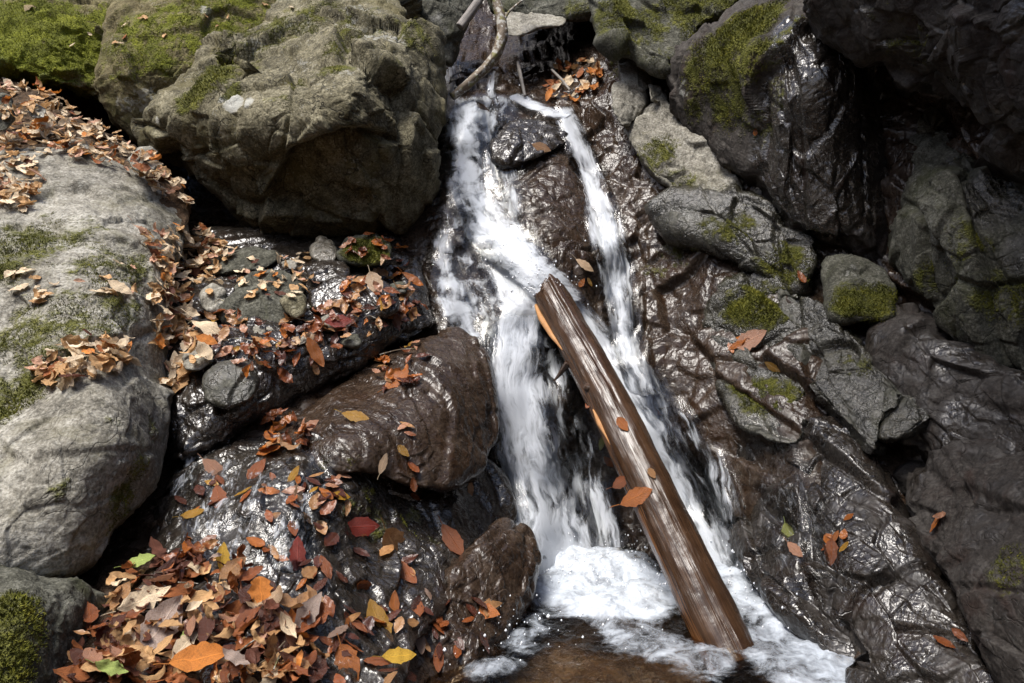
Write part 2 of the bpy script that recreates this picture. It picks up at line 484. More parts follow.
# bedrock: depth of the ravine's back and sides, as y over (x, z)
BED = [(450,60,6.0),(500,60,6.2),(555,40,6.4),(520,5,7.0),(610,50,5.3),(460,100,5.0),(500,95,5.08),(545,110,5.02),(575,115,5.0),(620,130,4.85),
 (440,150,4.72),(500,150,4.75),(550,165,4.62),(590,170,4.74),(630,170,4.6),(440,200,4.42),(490,210,4.5),(550,220,4.3),(605,225,4.46),(660,220,4.38),
 (430,260,4.2),(500,270,4.18),(555,275,4.08),(610,290,4.26),(680,300,4.08),(440,320,3.92),(510,330,3.98),(560,340,4.05),(640,360,4.02),(700,360,3.86),
 (500,400,3.76),(560,420,3.86),(640,430,3.9),(700,440,3.72),(745,450,3.55),(520,500,3.64),(580,500,3.74),(660,510,3.75),(710,520,3.64),(750,540,3.35),
 (540,560,3.5),(600,570,3.62),(680,570,3.6),(725,590,3.35),(600,640,3.5),(530,640,3.4),
 (0,0,6.2),(200,0,6.2),(200,200,5.6),(350,250,4.5),(380,120,5.5),(300,350,3.8),(100,250,5.0),(200,440,3.2),
 (200,500,2.75),(300,500,2.88),(390,510,3.32),(460,530,3.42),(350,500,3.05),(250,600,2.5),(350,620,2.6),(430,660,2.62),(150,640,2.25),(250,683,2.12),(350,683,2.3),(60,683,2.05),(120,560,2.6),
 (740,330,3.82),(770,420,3.42),(800,480,3.2),(800,560,2.98),(820,620,2.78),(860,660,2.6),(900,560,2.8),(950,620,2.5),(980,683,2.3),(880,460,3.1),(850,400,3.3),(950,450,2.9),
 (1000,400,2.8),(900,330,3.4),(800,300,3.62),(860,150,3.8),(1000,300,3.0),(1000,100,3.2),(760,200,4.1),(700,100,4.6),(650,50,5.1),(800,50,4.1),(1100,400,2.5),(1100,100,2.8),(1060,683,2.1),
 (-120,300,4.8),(-120,600,2.6),(-150,0,7.0),(0,110,5.6),(0,180,5.2)]
BED = [(a, b, c + 0.05 * float(smooth(735, 800, a)) + 0.15 * float(smooth(870, 930, a)) ) for a, b, c in BED]
bp_ = np.array([at(a, b, c) for a, b, c in BED])
extra = np.array([(-3.6, 2.6, 0.3), (-4.6, 5.2, 2.0), (-4.8, 6.6, 4.5), (3.0, 1.0, 0.2), (3.0, 1.2, 2.0), (3.6, 2.4, 4.5), (0.2, 7.6, 4.2), (-2, 6.8, 4.5), (2.2, 4.6, 4.3), (0.0, 9.0, 6.0), (-4, 6.5, 6.0), (4, 4.5, 6.0)])
ctl = np.vstack([bp_, extra])
BEDFIT = tps_fit(ctl[:, [0, 2]], ctl[:, 1], 0.004)
def bed_y(x, z):
    return np.clip(tps_eval(BEDFIT, np.stack([x, z], 1)), 0.4, 9.5)

xs = np.concatenate([np.linspace(-6.0, -2.0, 90, endpoint=False), np.linspace(-2.0, 2.3, 430), np.linspace(2.3, 3.4, 40)[1:]])
zs = np.concatenate([np.linspace(-0.35, 0.0, 24, endpoint=False), np.linspace(0.0, 2.75, 330), np.linspace(2.75, 6.0, 90)[1:]])
XX, ZZ = np.meshgrid(xs, zs, indexing='ij')
P = np.stack([XX.ravel(), bed_y(XX.ravel(), ZZ.ravel()), ZZ.ravel()], 1)
F = grid_quads(len(xs), len(zs))
N = vertex_normals(P, F)
if N[:, 1].mean() > 0:
    F = F[:, ::-1]; N = -N
ppx, ppy, pd = project(P)
right = smooth(640, 760, ppx)
falls = smooth(400, 470, ppx) * (1 - right)
low_l = (1 - smooth(400, 470, ppx))
axis_f = (0.15, 0.45, -1.0)
Pc = relief(P, N, 11, dict(big=0.07, mid=0.034, small=0.010, fine=0.002, lump=0.02), axis_f, 3.2)
Pr = relief(P, N, 12, dict(big=0.13, mid=0.035, small=0.010, fine=0.003, lump=0.02, cell=1.3, warp=.012), (0.9, -0.6, -1.0), 2.6)
Pl = relief(P, N, 13, dict(big=0.04, mid=0.02, small=0.010, fine=0.004, lump=0.04), (0.5, -0.6, -0.5), 1.8)
P = Pc * falls[:, None] + Pr * right[:, None] + Pl * low_l[:, None]
N = vertex_normals(P, F)
bed_attrs = dict(moss=blobs_to_attr(P, N, [(600,230,14,.5),(660,260,30,.45),(745,290,40,.5),(620,60,20,.6),(560,290,10,.4)], 5),
                 wet=0.62 + 0.18 * falls + 0.0 * N[:, 2], pale=np.zeros(len(P)))
register(P, F)
link('rock_bed', new_mesh('rock_bed', P, F, BROWN, bed_attrs), label='wet brown bedrock of the ravine that the stream runs down', kind='structure')

# stream bed under and around the pool, reaching far behind the camera
gx = np.concatenate([np.linspace(-30, -2.5, 24, endpoint=False), np.linspace(-2.5, 2.8, 150), np.linspace(2.8, 30, 25)[1:]])
gy = np.concatenate([np.linspace(-30, 0.8, 30, endpoint=False), np.linspace(0.8, 4.6, 130), np.linspace(4.6, 30, 20)[1:]])
GX, GY = np.meshgrid(gx, gy, indexing='ij')
P = np.stack([GX.ravel(), GY.ravel(), np.full(GX.size, -0.16)], 1)
P[:, 2] += 0.05 * fbm(P * np.array([1.6, 1.6, 1]), 4, 71) 
P[:, 2] += np.clip(np.maximum(np.maximum((np.abs(P[:, 0]) - 3.4) * 1.5, (-P[:, 1] - 2.2) * 1.1), (P[:, 1] - 8.0) * 1.5), 0, 7.5)      # unseen valley sides around the stream, raised to block low sky light
F = grid_quads(len(gx), len(gy))
N = vertex_normals(P, F)
if N[:, 2].mean() < 0:
    F = F[:, ::-1]; N = -N
P = relief(P, N, 72, dict(big=0.0, mid=0.03, small=0.012, fine=0.004, lump=0.0))
register(P, F)
link('ground', new_mesh('ground', P, F, BED_FLOOR, dict(wet=np.full(len(P), 0.6), moss=np.zeros(len(P)), pale=np.zeros(len(P)))), label='stony brown stream bed under the shallow pool', kind='structure')

# ---- left side
boulder('mossy_bank', [(-80,-60),(60,-70),(200,-70),(300,-60),(310,0),(250,40),(190,75),(150,110),(110,104),(92,92),(60,86),(30,76),(0,70),(-70,60)],
  [(-60,40,4.75),(0,60,4.7),(60,75,4.72),(120,80,4.85),(200,20,5.2),(60,20,5.1),(0,0,5.3),(150,-40,5.7),(280,-30,5.7)], SOIL,
  'bank of brown soil and bright green moss above the leafy ledge', roll=0.22, back=1.4, seed=21, amps=dict(big=0.06, mid=0.045, small=0.02, fine=0.014, lump=0.05),
  moss=[(40,45,60,1.3),(85,55,30,1.2),(10,10,60,1.0),(75,10,36,.9),(100,30,28,.35),(140,10,40,.45),(200,10,40,.35),(260,5,30,.4),(30,25,40,.6)], pale=[(10,64,9,.8),(45,78,10,.8),(70,84,7,.7)], cat='bank', up_moss=0.3)
boulder('boulder', [(94,82),(104,40),(120,-20),(200,-50),(300,-50),(320,0),(250,50),(205,92),(175,128),(150,146),(132,140),(118,126),(104,106)],
  [(110,80,4.6),(150,60,4.58),(200,30,4.75),(120,0,4.95),(280,-20,5.1),(135,120,4.66),(180,100,4.66)], SOIL,
  'sloping rock face with thin yellow moss between the bank and the huge boulder', roll=0.1, back=0.6, n=4, seed=22, amps=dict(big=0.05, mid=0.02, small=.008, step=.2), moss=[(150,30,50,.6),(210,15,50,.6),(120,50,24,.5),(260,0,40,.6)], pale=[(150,110,26,.5),(125,110,16,.5),(210,5,12,.7)], up_moss=.2)
boulder('boulder', [(143,124),(150,98),(165,82),(190,58),(214,30),(232,44),(262,26),(300,-12),(340,-40),(392,-36),(412,2),(432,38),(442,72),(448,112),(441,160),(427,204),(408,229),(372,238),(330,236),(292,238),(256,224),(222,200),(192,186),(166,162),(148,142)],
  [(160,110,4.05),(190,80,4.15),(215,45,4.35),(170,150,4.1),(230,120,3.86),(215,85,4.0),(270,105,3.82),(320,85,3.84),(360,68,3.82),(262,70,4.12),(300,45,4.35),(345,25,4.45),(300,10,4.75),(370,-20,4.7),(400,30,4.35),(395,75,4.0),(430,100,4.2),(300,160,3.86),(360,140,3.8),(410,150,4.0),(300,215,4.15),(370,220,4.12),(240,190,4.05),(410,210,4.2)], TAN,
  'huge weathered boulder overhanging the dark hollow beside the falls', roll=0.22, back=1.0, seed=23, amps=dict(big=0.13, mid=0.040, small=0.010, fine=0.005, lump=0.02, cell=1.35, crack=.3, warp=.012, step=.2), lam=0.004, centre=(300,110),
  moss=[(212,52,30,1.1),(190,82,24,.95),(228,84,16,.7),(206,72,24,.9),(300,15,40,.55),(350,25,34,.5),(250,35,30,.55),(330,60,22,.5),(420,30,24,.45),(335,40,16,.6),(300,75,16,.4),(280,95,14,.4),(430,40,20,.35),(260,20,30,.45),(390,60,25,.3)], pale=[(228,98,14,1.0),(222,90,8,.9),(245,95,9,.8),(150,120,8,.6),(350,55,12,.5),(290,20,45,.42),(345,10,45,.42),(260,40,26,.4),(385,30,40,.5),(350,62,22,.45),(180,90,20,.4),(420,70,24,.35),(300,60,24,.4)])
boulder('boulder', [(-60,150),(-10,150),(25,149),(70,150),(118,164),(160,188),(186,212),(192,236),(180,262),(170,300),(168,350),(172,400),(170,440),(160,480),(140,505),(112,535),(92,566),(60,584),(20,588),(-60,590)],
  [(-40,180,3.55),(30,160,3.75),(100,172,3.72),(165,205,3.7),(182,240,3.66),(120,220,3.4),(50,220,3.3),(-40,260,3.0),(60,265,3.06),(30,285,2.95),(110,270,3.16),(160,310,3.16),(30,320,2.9),(100,330,2.88),(60,340,2.8),(30,375,2.74),(90,375,2.66),(165,380,2.98),(130,400,2.7),(60,430,2.5),(140,450,2.62),(20,480,2.36),(90,500,2.42),(140,490,2.6),(60,560,2.32),(0,570,2.22),(165,450,2.8)], GREY,
  'large pale grey boulder with clumps of leaves and moss on its steps', roll=0.16, back=0.9, seed=24, amps=dict(big=0.045, mid=0.020, small=0.006, fine=0.005, lump=0.03, cell=1.2, crack=.09, warp=.018, step=.18), lam=0.003, centre=(75,360),
  moss=[(20,232,44,.6),(60,228,40,.42),(110,255,36,.5),(40,330,60,.55),(75,325,44,.55),(110,300,36,.5),(10,390,40,.7),(10,250,40,.5),(30,300,24,.35),(140,255,20,.4),(110,330,20,.4),(132,500,24,.75),(145,470,18,.6),(120,420,14,.3),(160,430,14,.5),(60,480,14,.3)], pale=[(150,190,22,.4),(70,180,30,.3),(140,440,18,.4)], wet=[(180,240,14,.5)], up_moss=0.3)
boulder('boulder', [(-60,560),(10,564),(48,578),(78,575),(97,592),(99,630),(86,668),(60,700),(-60,740)],
  [(-40,600,2.05),(20,620,1.98),(60,610,2.12),(85,620,2.2),(40,680,1.95),(-30,690,1.85),(80,660,2.15)], GREEN,
  'dark mossy rock in the shade under the pale grey boulder', roll=0.12, back=0.5, seed=25, amps=dict(big=0.025, mid=0.012), moss=[(20,600,34,.75),(10,650,36,.75),(40,630,20,.4)], wet=0.1, centre=(20,640), up_moss=0.2)
boulder('leafy_shelf', [(-80,70),(0,74),(40,92),(70,112),(110,136),(160,165),(186,196),(192,218),(180,232),(120,200),(40,180),(-80,180)],
  [(-60,80,4.75),(30,95,4.65),(100,140,4.3),(170,180,4.0),(190,215,3.85),(100,180,3.95),(0,160,4.0),(-60,160,4.0)], HUMUS, 'earth shelf covered with dead leaves between the pale boulder and the mossy bank', roll=0.08, back=0.5, seed=35, amps=dict(big=0.02, mid=0.015), cat='earth shelf', lam=0.004)
# ledge that carries stones and leaves
boulder('rock_ledge', [(128,262),(150,240),(200,232),(260,232),(330,234),(395,236),(418,262),(430,300),(434,326),(418,340),(385,352),(352,374),(335,378),(300,398),(255,424),(205,452),(180,460),(166,440),(162,380),(156,320)],
  [(150,260,3.85),(220,245,4.1),(320,245,4.1),(390,248,4.1),(410,280,3.85),(425,320,3.7),(370,300,3.6),(300,300,3.62),(230,300,3.6),(170,310,3.5),(390,340,3.52),(330,355,3.34),(270,370,3.22),(210,380,3.08),(180,400,3.02),(200,440,2.95),(270,405,3.15),(320,375,3.32)], BLACK,
  'wet dark rock ledge heaped with fallen leaves and stones', roll=0.14, back=0.5, seed=26, amps=dict(big=0.035, mid=0.022, small=0.008), wet=0.75, moss=[(365,245,20,.5),(250,420,20,.3)], cat='rock', lam=0.004, centre=(270,320))
def stone(outline, d, label, mat=GREY, seed=40, wet=None, moss=None, tilt=0.12, group=None, back=0.09, roll=0.05):
    O = np.array(outline, float)
    y0, y1 = O[:, 1].min(), O[:, 1].max(); x0, x1 = O[:, 0].min(), O[:, 0].max()
    c = O.mean(0)
    d -= 0.06
    ctrl = [(x0, y1, d), (x1, y1, d), (c[0], y0, d + tilt)]
    return boulder('stone', outline, ctrl, mat, label, roll=roll, back=back, seed=seed, amps=dict(big=0.018, mid=0.010, small=0.004, fine=0.002, lump=0.0), wet=wet, moss=moss, cat='stone', group=group, res=1.6)
stone([(208,268),(226,254),(255,248),(277,252),(276,262),(262,270),(236,272),(214,276)], 3.86, 'flat slate grey stone under the overhang of the huge boulder', seed=41, mat=GREEN, tilt=.16)
stone([(309,246),(318,238),(332,241),(339,252),(334,262),(318,263),(309,256)], 3.86, 'smooth rounded wet grey stone next to the mossy stone', seed=42, mat=GREY, wet=.55)
stone([(338,250),(350,236),(372,232),(390,242),(391,258),(372,266),(350,264),(340,260)], 3.84, 'stone capped with green moss at the back of the leafy ledge', seed=43, mat=GREEN, moss=[(362,244,24,.95),(375,250,16,.8)])
stone([(232,286),(250,272),(276,270),(298,276),(306,288),(300,300),(270,302),(240,300)], 3.6, 'grey stone, rear one of the stacked pair amid the leaves', seed=44, mat=GREEN)
stone([(220,308),(240,290),(264,288),(284,298),(290,314),(280,328),(252,330),(228,324)], 3.46, 'big rounded dark grey stone in the middle of the leafy ledge', seed=45, mat=GREEN)
stone([(280,300),(296,290),(306,298),(304,316),(294,320),(284,310)], 3.42, 'small angular brown stone leaning on the big rounded stone', seed=46, mat=TAN)
stone([(200,294),(212,284),(224,290),(226,304),(216,313),(204,310)], 3.5, 'small egg shaped pale grey stone among leaves beside the pale boulder', seed=47)
stone([(242,330),(256,322),(274,324),(276,334),(260,342),(244,340)], 3.34, 'small flat grey pebble stone just below the big rounded stone', seed=48)
stone([(182,356),(192,346),(208,346),(212,360),(200,372),(184,370)], 3.1, 'pale grey stone poking out of leaves near the ledge front', seed=49)
stone([(205,376),(225,362),(250,366),(258,384),(250,402),(226,408),(206,400)], 3.0, 'rounded dark greenish stone at the dripping front of the ledge', seed=50, mat=GREEN, wet=.5)
stone([(306,268),(325,260),(345,262),(350,274),(336,284),(312,282)], 3.72, 'black wet stone wedged below the smooth rounded stone', seed=51, mat=BLACK, wet=.9)
stone([(312,290),(340,276),(378,278),(396,292),(398,310),(370,322),(330,322),(312,310)], 3.54, 'wide wet dark stone near the outer end of the ledge', seed=52, mat=BLACK, wet=.9)
stone([(126,160),(136,147),(150,146),(158,156),(155,170),(136,172)], 3.78, 'pale grey stone resting on leaves below the huge boulder', seed=53)
stone([(62,146),(74,137),(86,140),(90,150),(78,155),(64,153)], 3.9, 'flat bluish grey stone lying in the leaf strip above the pale boulder', seed=54)
stone([(-8,100),(2,92),(12,98),(15,120),(6,132),(-8,130)], 3.85, 'upright dark grey stone at the upper end of the leaf strip', seed=55, mat=GREEN)
stone([(26,110),(36,103),(46,108),(45,118),(32,119)], 4.15, 'small bluish stone below the mossy bank', seed=56)
for (cx_, cy_, r_, d_) in ((288,264,9,3.84),(238,262,8,3.9),(262,346,9,3.3),(300,340,8,3.36),(352,340,10,3.42),(330,322,10,3.46),(372,318,9,3.58),(228,338,8,3.36),(296,282,8,3.68),(400,288,9,3.74)):
    rs = np.random.default_rng(int(cx_)); ol = [(cx_ + r_ * rs.uniform(.75, 1.25) * math.cos(a), cy_ + .75 * r_ * rs.uniform(.75, 1.2) * math.sin(a)) for a in np.linspace(0, 6.28, 8)[:-1]]
    stone(ol, d_, 'small grey pebble half buried between the leaves on the wet ledge', seed=int(cx_), mat=(GREY, GREEN, TAN)[int(cx_) % 3], wet=.35, tilt=.06, group='small pebbles among the leaves on the wet ledge', back=.05, roll=.03)
# brown hump and what hangs below it
boulder('boulder', [(296,420),(345,384),(390,356),(430,336),(462,330),(488,352),(498,396),(498,432),(488,456),(468,478),(440,488),(410,488),(380,478),(340,478),(300,470),(276,450)],
  [(285,445,3.0),(300,420,3.16),(360,380,3.38),(430,350,3.55),(470,345,3.62),(490,400,3.5),(440,400,3.26),(380,420,3.06),(330,430,2.98),(300,465,2.93),(400,470,2.98),(440,470,3.06),(480,450,3.3)], BROWN,
  'smooth brown wet hump of rock overhanging a dark hollow left of the falls', roll=0.07, back=0.3, n=4, seed=27, amps=dict(step=.12, crack=.05, big=0.035, mid=0.018, small=0.008, fine=0.003, lump=0.02), axis=(.6, -.6, -.5), s=2.8, wet=0.95, moss=[(330,462,24,.3)], lam=0.004)
boulder('rock', [(156,520),(172,474),(206,450),(260,434),(312,434),(352,452),(396,478),(440,480),(478,462),(506,486),(512,530),(476,560),(446,604),(412,650),(390,700),(240,720),(190,660),(150,600)],
  [(180,490,2.86),(250,450,2.96),(320,450,2.96),(352,500,2.86),(260,500,2.70),(200,540,2.62),(300,560,2.56),(180,600,2.42),(250,620,2.32),(380,540,2.92),(430,570,2.88),(350,600,2.52),(400,620,2.58),(330,680,2.18),(250,690,2.06),(390,680,2.28),(400,500,3.08),(450,505,3.18),(495,500,3.42),(490,545,3.22),(440,540,3.06)], BLACK,
  'long wet rock slope with trickling water and scattered leaves below the ledge', roll=0.06, back=0.25, n=4, seed=34, amps=dict(big=0.045, mid=0.026, small=0.012, fine=0.003, lump=0.03), axis=(.3, -.5, -.8), s=2.4, wet=.85, moss=[(370,510,30,.35),(420,520,26,.35)], cat='rock', lam=0.003, centre=(310,570))
boulder('boulder', [(378,700),(392,660),(420,612),(452,570),(488,536),(508,524),(528,532),(538,566),(533,604),(510,640),(486,668),(470,700)],
  [(400,680,2.55),(440,620,2.72),(480,570,2.92),(515,545,3.05),(520,600,2.95),(480,640,2.7),(450,680,2.6)], BROWN,
  'low brown wet rock at the edge of the pool below the hollow', roll=0.12, back=0.4, n=4, seed=28, amps=dict(big=0.04, mid=0.018, small=0.008, fine=0.003, lump=0.02), wet=0.8)
# ---- the falls
boulder('rock', [(487,146),(500,130),(520,120),(548,120),(566,130),(570,142),(556,152),(530,162),(504,166),(490,158)],
  [(495,150,4.62),(530,130,4.72),(560,138,4.68),(530,158,4.55)], BLACK, 'black wet rock splitting the stream at the head of the falls', roll=0.1, back=0.3, seed=29, amps=dict(big=0.03, mid=0.02), wet=0.95, cat='rock')
boulder('rock', [(508,170),(540,158),(568,164),(590,200),(600,250),(598,300),(585,330),(556,318),(530,280),(516,230)],
  [(520,190,4.52),(560,175,4.55),(590,230,4.36),(560,250,4.2),(530,240,4.26),(580,310,4.1),(550,290,4.1)], BROWN, 'dark smooth rock face between the two arms of the falls', roll=0.12, back=0.35, seed=30, amps=dict(big=0.02, mid=0.014, small=0.008, lump=0.02), axis=(.1, .4, -1), wet=0.8, cat='rock')
boulder('rock', [(498,20),(512,8),(545,12),(566,18),(562,26),(540,28),(520,36),(504,34)], [(505,25,5.2),(560,20,5.3),(530,30,5.15),(530,12,5.4)], GREY, 'flat pale slab roofing the black gap above the falls', roll=0.06, back=0.8, seed=31, amps=dict(big=0.012, mid=0.012, step=.12), cat='rock', wet=[(530,20,20,.5)])
boulder('rock', [(478,-60),(560,-70),(660,-60),(640,-4),(600,14),(560,22),(515,16),(490,8)], [(500,0,5.4),(560,10,5.35),(620,-10,5.3),(560,-50,5.6)], GREEN, 'dark shaded rock over the top of the gap', roll=0.15, back=1.4, seed=32, amps=dict(big=0.03, mid=0.015, step=.12), cat='rock', moss=[(570,5,20,.4)])
boulder('rock', [(405,-40),(450,-50),(478,-30),(474,10),(462,40),(452,66),(440,60),(425,30)], [(430,0,5.0),(460,0,5.05),(450,45,5.0),(440,-30,5.1)], GREEN, 'shaded rock behind the huge boulder where the branches lean', roll=0.1, back=0.7, seed=33, amps=dict(big=0.03, mid=0.02), cat='rock', wet=.3)
# ---- right side
DIAG = (0.75, -0.55, -0.8)
boulder('mossy_rock', [(584,-40),(770,-60),(780,-10),(735,10),(700,30),(680,60),(665,72),(645,64),(632,52),(614,46),(600,30)],
  [(600,0,4.7),(640,30,4.65),(680,40,4.6),(720,5,4.6),(680,-20,4.8),(760,-30,4.7)], GREEN, 'mossy rocks at the top of the cliff above the grey slab', roll=0.12, back=0.8, n=4, seed=61, amps=dict(warp=.012, big=0.095, mid=0.041), moss=[(690,10,40,.7),(640,20,30,.6),(610,10,24,.7),(720,0,30,.7),(660,50,20,.4)], cat='rock', axis=DIAG, up_moss=.3)
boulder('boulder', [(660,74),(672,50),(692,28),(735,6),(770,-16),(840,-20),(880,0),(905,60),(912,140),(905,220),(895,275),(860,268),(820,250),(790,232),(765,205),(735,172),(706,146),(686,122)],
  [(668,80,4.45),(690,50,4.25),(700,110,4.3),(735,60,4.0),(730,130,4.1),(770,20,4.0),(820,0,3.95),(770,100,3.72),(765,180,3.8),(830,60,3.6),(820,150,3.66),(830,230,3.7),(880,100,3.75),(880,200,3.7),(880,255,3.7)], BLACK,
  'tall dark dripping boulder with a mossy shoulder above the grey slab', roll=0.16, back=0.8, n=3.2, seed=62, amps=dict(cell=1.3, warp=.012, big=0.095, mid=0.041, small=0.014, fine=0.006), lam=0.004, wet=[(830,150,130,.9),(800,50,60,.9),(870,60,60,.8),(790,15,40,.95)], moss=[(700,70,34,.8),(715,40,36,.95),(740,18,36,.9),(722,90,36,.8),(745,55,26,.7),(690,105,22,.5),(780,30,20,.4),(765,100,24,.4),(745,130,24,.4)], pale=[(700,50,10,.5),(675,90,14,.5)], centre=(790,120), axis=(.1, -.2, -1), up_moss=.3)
SL = dict(big=0.085, mid=0.030, small=0.010, fine=0.003, lump=0.01, cell=1.15, warp=.012, crack=.25)
boulder('boulder', [(626,132),(638,112),(656,96),(668,102),(684,118),(694,134),(712,142),(730,154),(746,180),(738,194),(716,200),(700,210),(682,206),(668,188),(654,176),(640,158)],
  [(640,120,4.6),(670,125,4.5),(700,160,4.32),(730,180,4.22),(690,190,4.25),(655,150,4.45)], GREY, 'long grey slab slanting down beside the falls under the mossy shoulder', roll=0.06, back=0.5, n=4, seed=63, amps=dict(big=0.05, mid=0.03, small=0.01, fine=0.004, cell=.8, warp=.012), moss=[(645,150,24,.65),(670,185,20,.55),(690,202,16,.5),(735,190,12,.4)], axis=DIAG)
for o_, d_, lb, sd in (([(612,84),(626,80),(644,86),(648,104),(636,122),(622,126),(612,112)], 4.62, 'angular grey stone right above the grey slab', 64), ([(618,66),(634,62),(652,74),(654,88),(640,92),(622,84)], 4.72, 'smaller angular stone stacked on the one above the slab', 65),
                       ([(616,48),(624,44),(634,56),(630,68),(618,70)], 4.85, 'topmost narrow pale stone of the stack above the slab', 66), ([(648,84),(660,86),(668,98),(660,106),(650,100)], 4.6, 'small round greenish stone tucked against the mossy cliff rock', 67)):
    boulder('stone', o_, [(o_[0][0], o_[0][1], d_), (o_[2][0], o_[2][1], d_ + .06), (o_[4][0], o_[4][1], d_ - .06)], GREY, lb, roll=0.06, back=0.25, seed=sd, amps=dict(big=0.03, mid=0.012, small=0.005, lump=0), cat='stone', res=1.5)
boulder('rock', [(664,204),(700,204),(742,192),(768,206),(786,224),(812,238),(818,262),(806,280),(792,290),(764,276),(738,258),(706,240),(676,226)],
  [(680,212,4.2),(745,200,4.05),(800,250,3.8),(770,275,3.84),(725,245,4.0)], GREEN, 'greenish broken rock below the foot of the grey slab', roll=0.06, back=0.4, n=4, seed=68, amps=dict(SL, big=.12, mid=.045), moss=[(775,262,26,.7),(760,275,18,.6),(730,225,22,.5),(700,225,16,.5)], wet=.62, cat='rock', axis=DIAG)
boulder('rock', [(822,268),(834,256),(858,258),(884,270),(896,292),(890,318),(856,318),(830,316)],
  [(830,285,3.6),(860,268,3.6),(885,300,3.45),(850,310,3.45)], GREEN, 'small blocky stone with pale top and mossy front below the dripping boulder', roll=0.05, back=0.3, n=4, seed=69, amps=dict(big=0.04, mid=0.018, small=.006, fine=.003), moss=[(862,296,26,.9),(882,286,16,.7)], pale=[(845,266,14,.4)], cat='rock')
boulder('boulder', [(888,262),(893,215),(905,150),(918,114),(942,112),(965,128),(990,146),(1040,176),(1120,200),(1120,420),(1050,400),(1000,372),(970,352),(944,326),(934,300),(912,286)],
  [(900,250,3.45),(910,160,3.5),(940,130,3.45),(925,230,3.25),(960,180,3.2),(1000,180,3.2),(960,300,3.1),(1010,260,2.98),(1060,250,2.85),(1030,360,2.9),(1080,380,2.7)], GREEN,
  'tall grey slab standing in the shade of the dark roof rock', roll=0.08, back=0.6, n=4, seed=70, amps=dict(big=0.12, mid=0.035, small=0.012, fine=.003, cell=1.2, warp=.012, crack=.25), moss=[(960,240,26,.45),(930,275,24,.6),(1000,300,30,.6)], wet=[(990,190,50,.65),(960,150,30,.5),(1010,250,40,.5)], axis=(.35, 0, -1), centre=(985,260))
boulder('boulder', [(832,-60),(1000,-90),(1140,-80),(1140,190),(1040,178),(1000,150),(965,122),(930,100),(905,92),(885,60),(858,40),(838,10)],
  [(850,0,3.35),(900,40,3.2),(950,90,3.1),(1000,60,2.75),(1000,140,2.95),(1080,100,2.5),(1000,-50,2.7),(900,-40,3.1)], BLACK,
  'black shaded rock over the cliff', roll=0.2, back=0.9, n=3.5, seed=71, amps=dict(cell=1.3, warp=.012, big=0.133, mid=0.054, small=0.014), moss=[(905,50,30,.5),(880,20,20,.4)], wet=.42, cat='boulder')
boulder('rock', [(716,300),(730,284),(756,272),(776,276),(792,300),(800,350),(812,396),(826,436),(800,446),(770,440),(738,424),(722,390),(714,340)],
  [(730,300,3.92),(765,285,3.85),(790,330,3.68),(745,360,3.74),(760,400,3.5),(800,420,3.36)], GREEN, 'moss topped rock step carrying a few leaves right of the falls', roll=0.05, back=0.4, n=4, seed=72, amps=SL, moss=[(755,296,30,1.0),(738,300,22,.9),(765,388,24,.7),(740,385,16,.6)], wet=.6, cat='rock', axis=DIAG)
boulder('boulder', [(768,310),(782,286),(806,292),(832,312),(860,340),(892,368),(912,392),(904,410),(884,424),(876,452),(846,430),(818,400),(792,364)],
  [(785,305,3.68),(815,310,3.55),(875,372,3.22),(880,425,3.08),(840,400,3.22),(805,350,3.5)], GREEN, 'long greenish rock ridge slanting down the shaded cliff', roll=0.05, back=0.45, n=4, seed=73, amps=SL, wet=.55, moss=[(850,360,20,.3)], axis=DIAG)
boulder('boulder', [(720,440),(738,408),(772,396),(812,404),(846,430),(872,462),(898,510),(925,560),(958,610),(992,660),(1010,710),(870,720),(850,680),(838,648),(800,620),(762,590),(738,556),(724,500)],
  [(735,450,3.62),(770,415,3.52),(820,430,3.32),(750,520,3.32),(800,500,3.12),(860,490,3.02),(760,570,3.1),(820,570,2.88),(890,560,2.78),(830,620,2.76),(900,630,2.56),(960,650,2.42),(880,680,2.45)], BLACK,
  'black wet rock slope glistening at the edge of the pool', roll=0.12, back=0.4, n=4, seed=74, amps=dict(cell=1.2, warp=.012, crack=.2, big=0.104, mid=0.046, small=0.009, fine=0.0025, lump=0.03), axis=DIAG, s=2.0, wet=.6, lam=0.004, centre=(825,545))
boulder('rock', [(866,414),(880,392),(908,388),(932,400),(936,418),(912,436),(884,442),(868,432)],
  [(875,420,3.15),(910,400,3.1),(925,425,3.0),(890,435,3.02)], GREEN, 'small rounded dark stone in the black cleft of the cliff', roll=0.08, back=0.25, seed=75, amps=dict(big=0.025, mid=0.015), wet=.6, cat='rock')
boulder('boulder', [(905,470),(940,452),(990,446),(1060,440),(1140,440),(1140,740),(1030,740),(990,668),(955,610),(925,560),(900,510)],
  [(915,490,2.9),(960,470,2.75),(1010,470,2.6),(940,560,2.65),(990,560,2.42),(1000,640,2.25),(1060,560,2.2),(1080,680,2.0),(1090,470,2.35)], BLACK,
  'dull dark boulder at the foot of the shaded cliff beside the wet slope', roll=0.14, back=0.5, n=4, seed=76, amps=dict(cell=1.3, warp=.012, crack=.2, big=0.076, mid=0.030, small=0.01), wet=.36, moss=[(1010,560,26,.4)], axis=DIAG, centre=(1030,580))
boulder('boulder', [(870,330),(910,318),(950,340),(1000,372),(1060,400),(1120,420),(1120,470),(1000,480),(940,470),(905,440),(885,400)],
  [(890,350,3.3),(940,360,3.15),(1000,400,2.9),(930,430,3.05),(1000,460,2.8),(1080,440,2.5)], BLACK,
  'black rock shelf in the deepest shade below the tall grey slab', roll=0.12, back=0.4, n=4, seed=77, amps=dict(cell=1.3, warp=.012, big=0.085, mid=0.034, small=0.01), wet=.45, axis=DIAG)
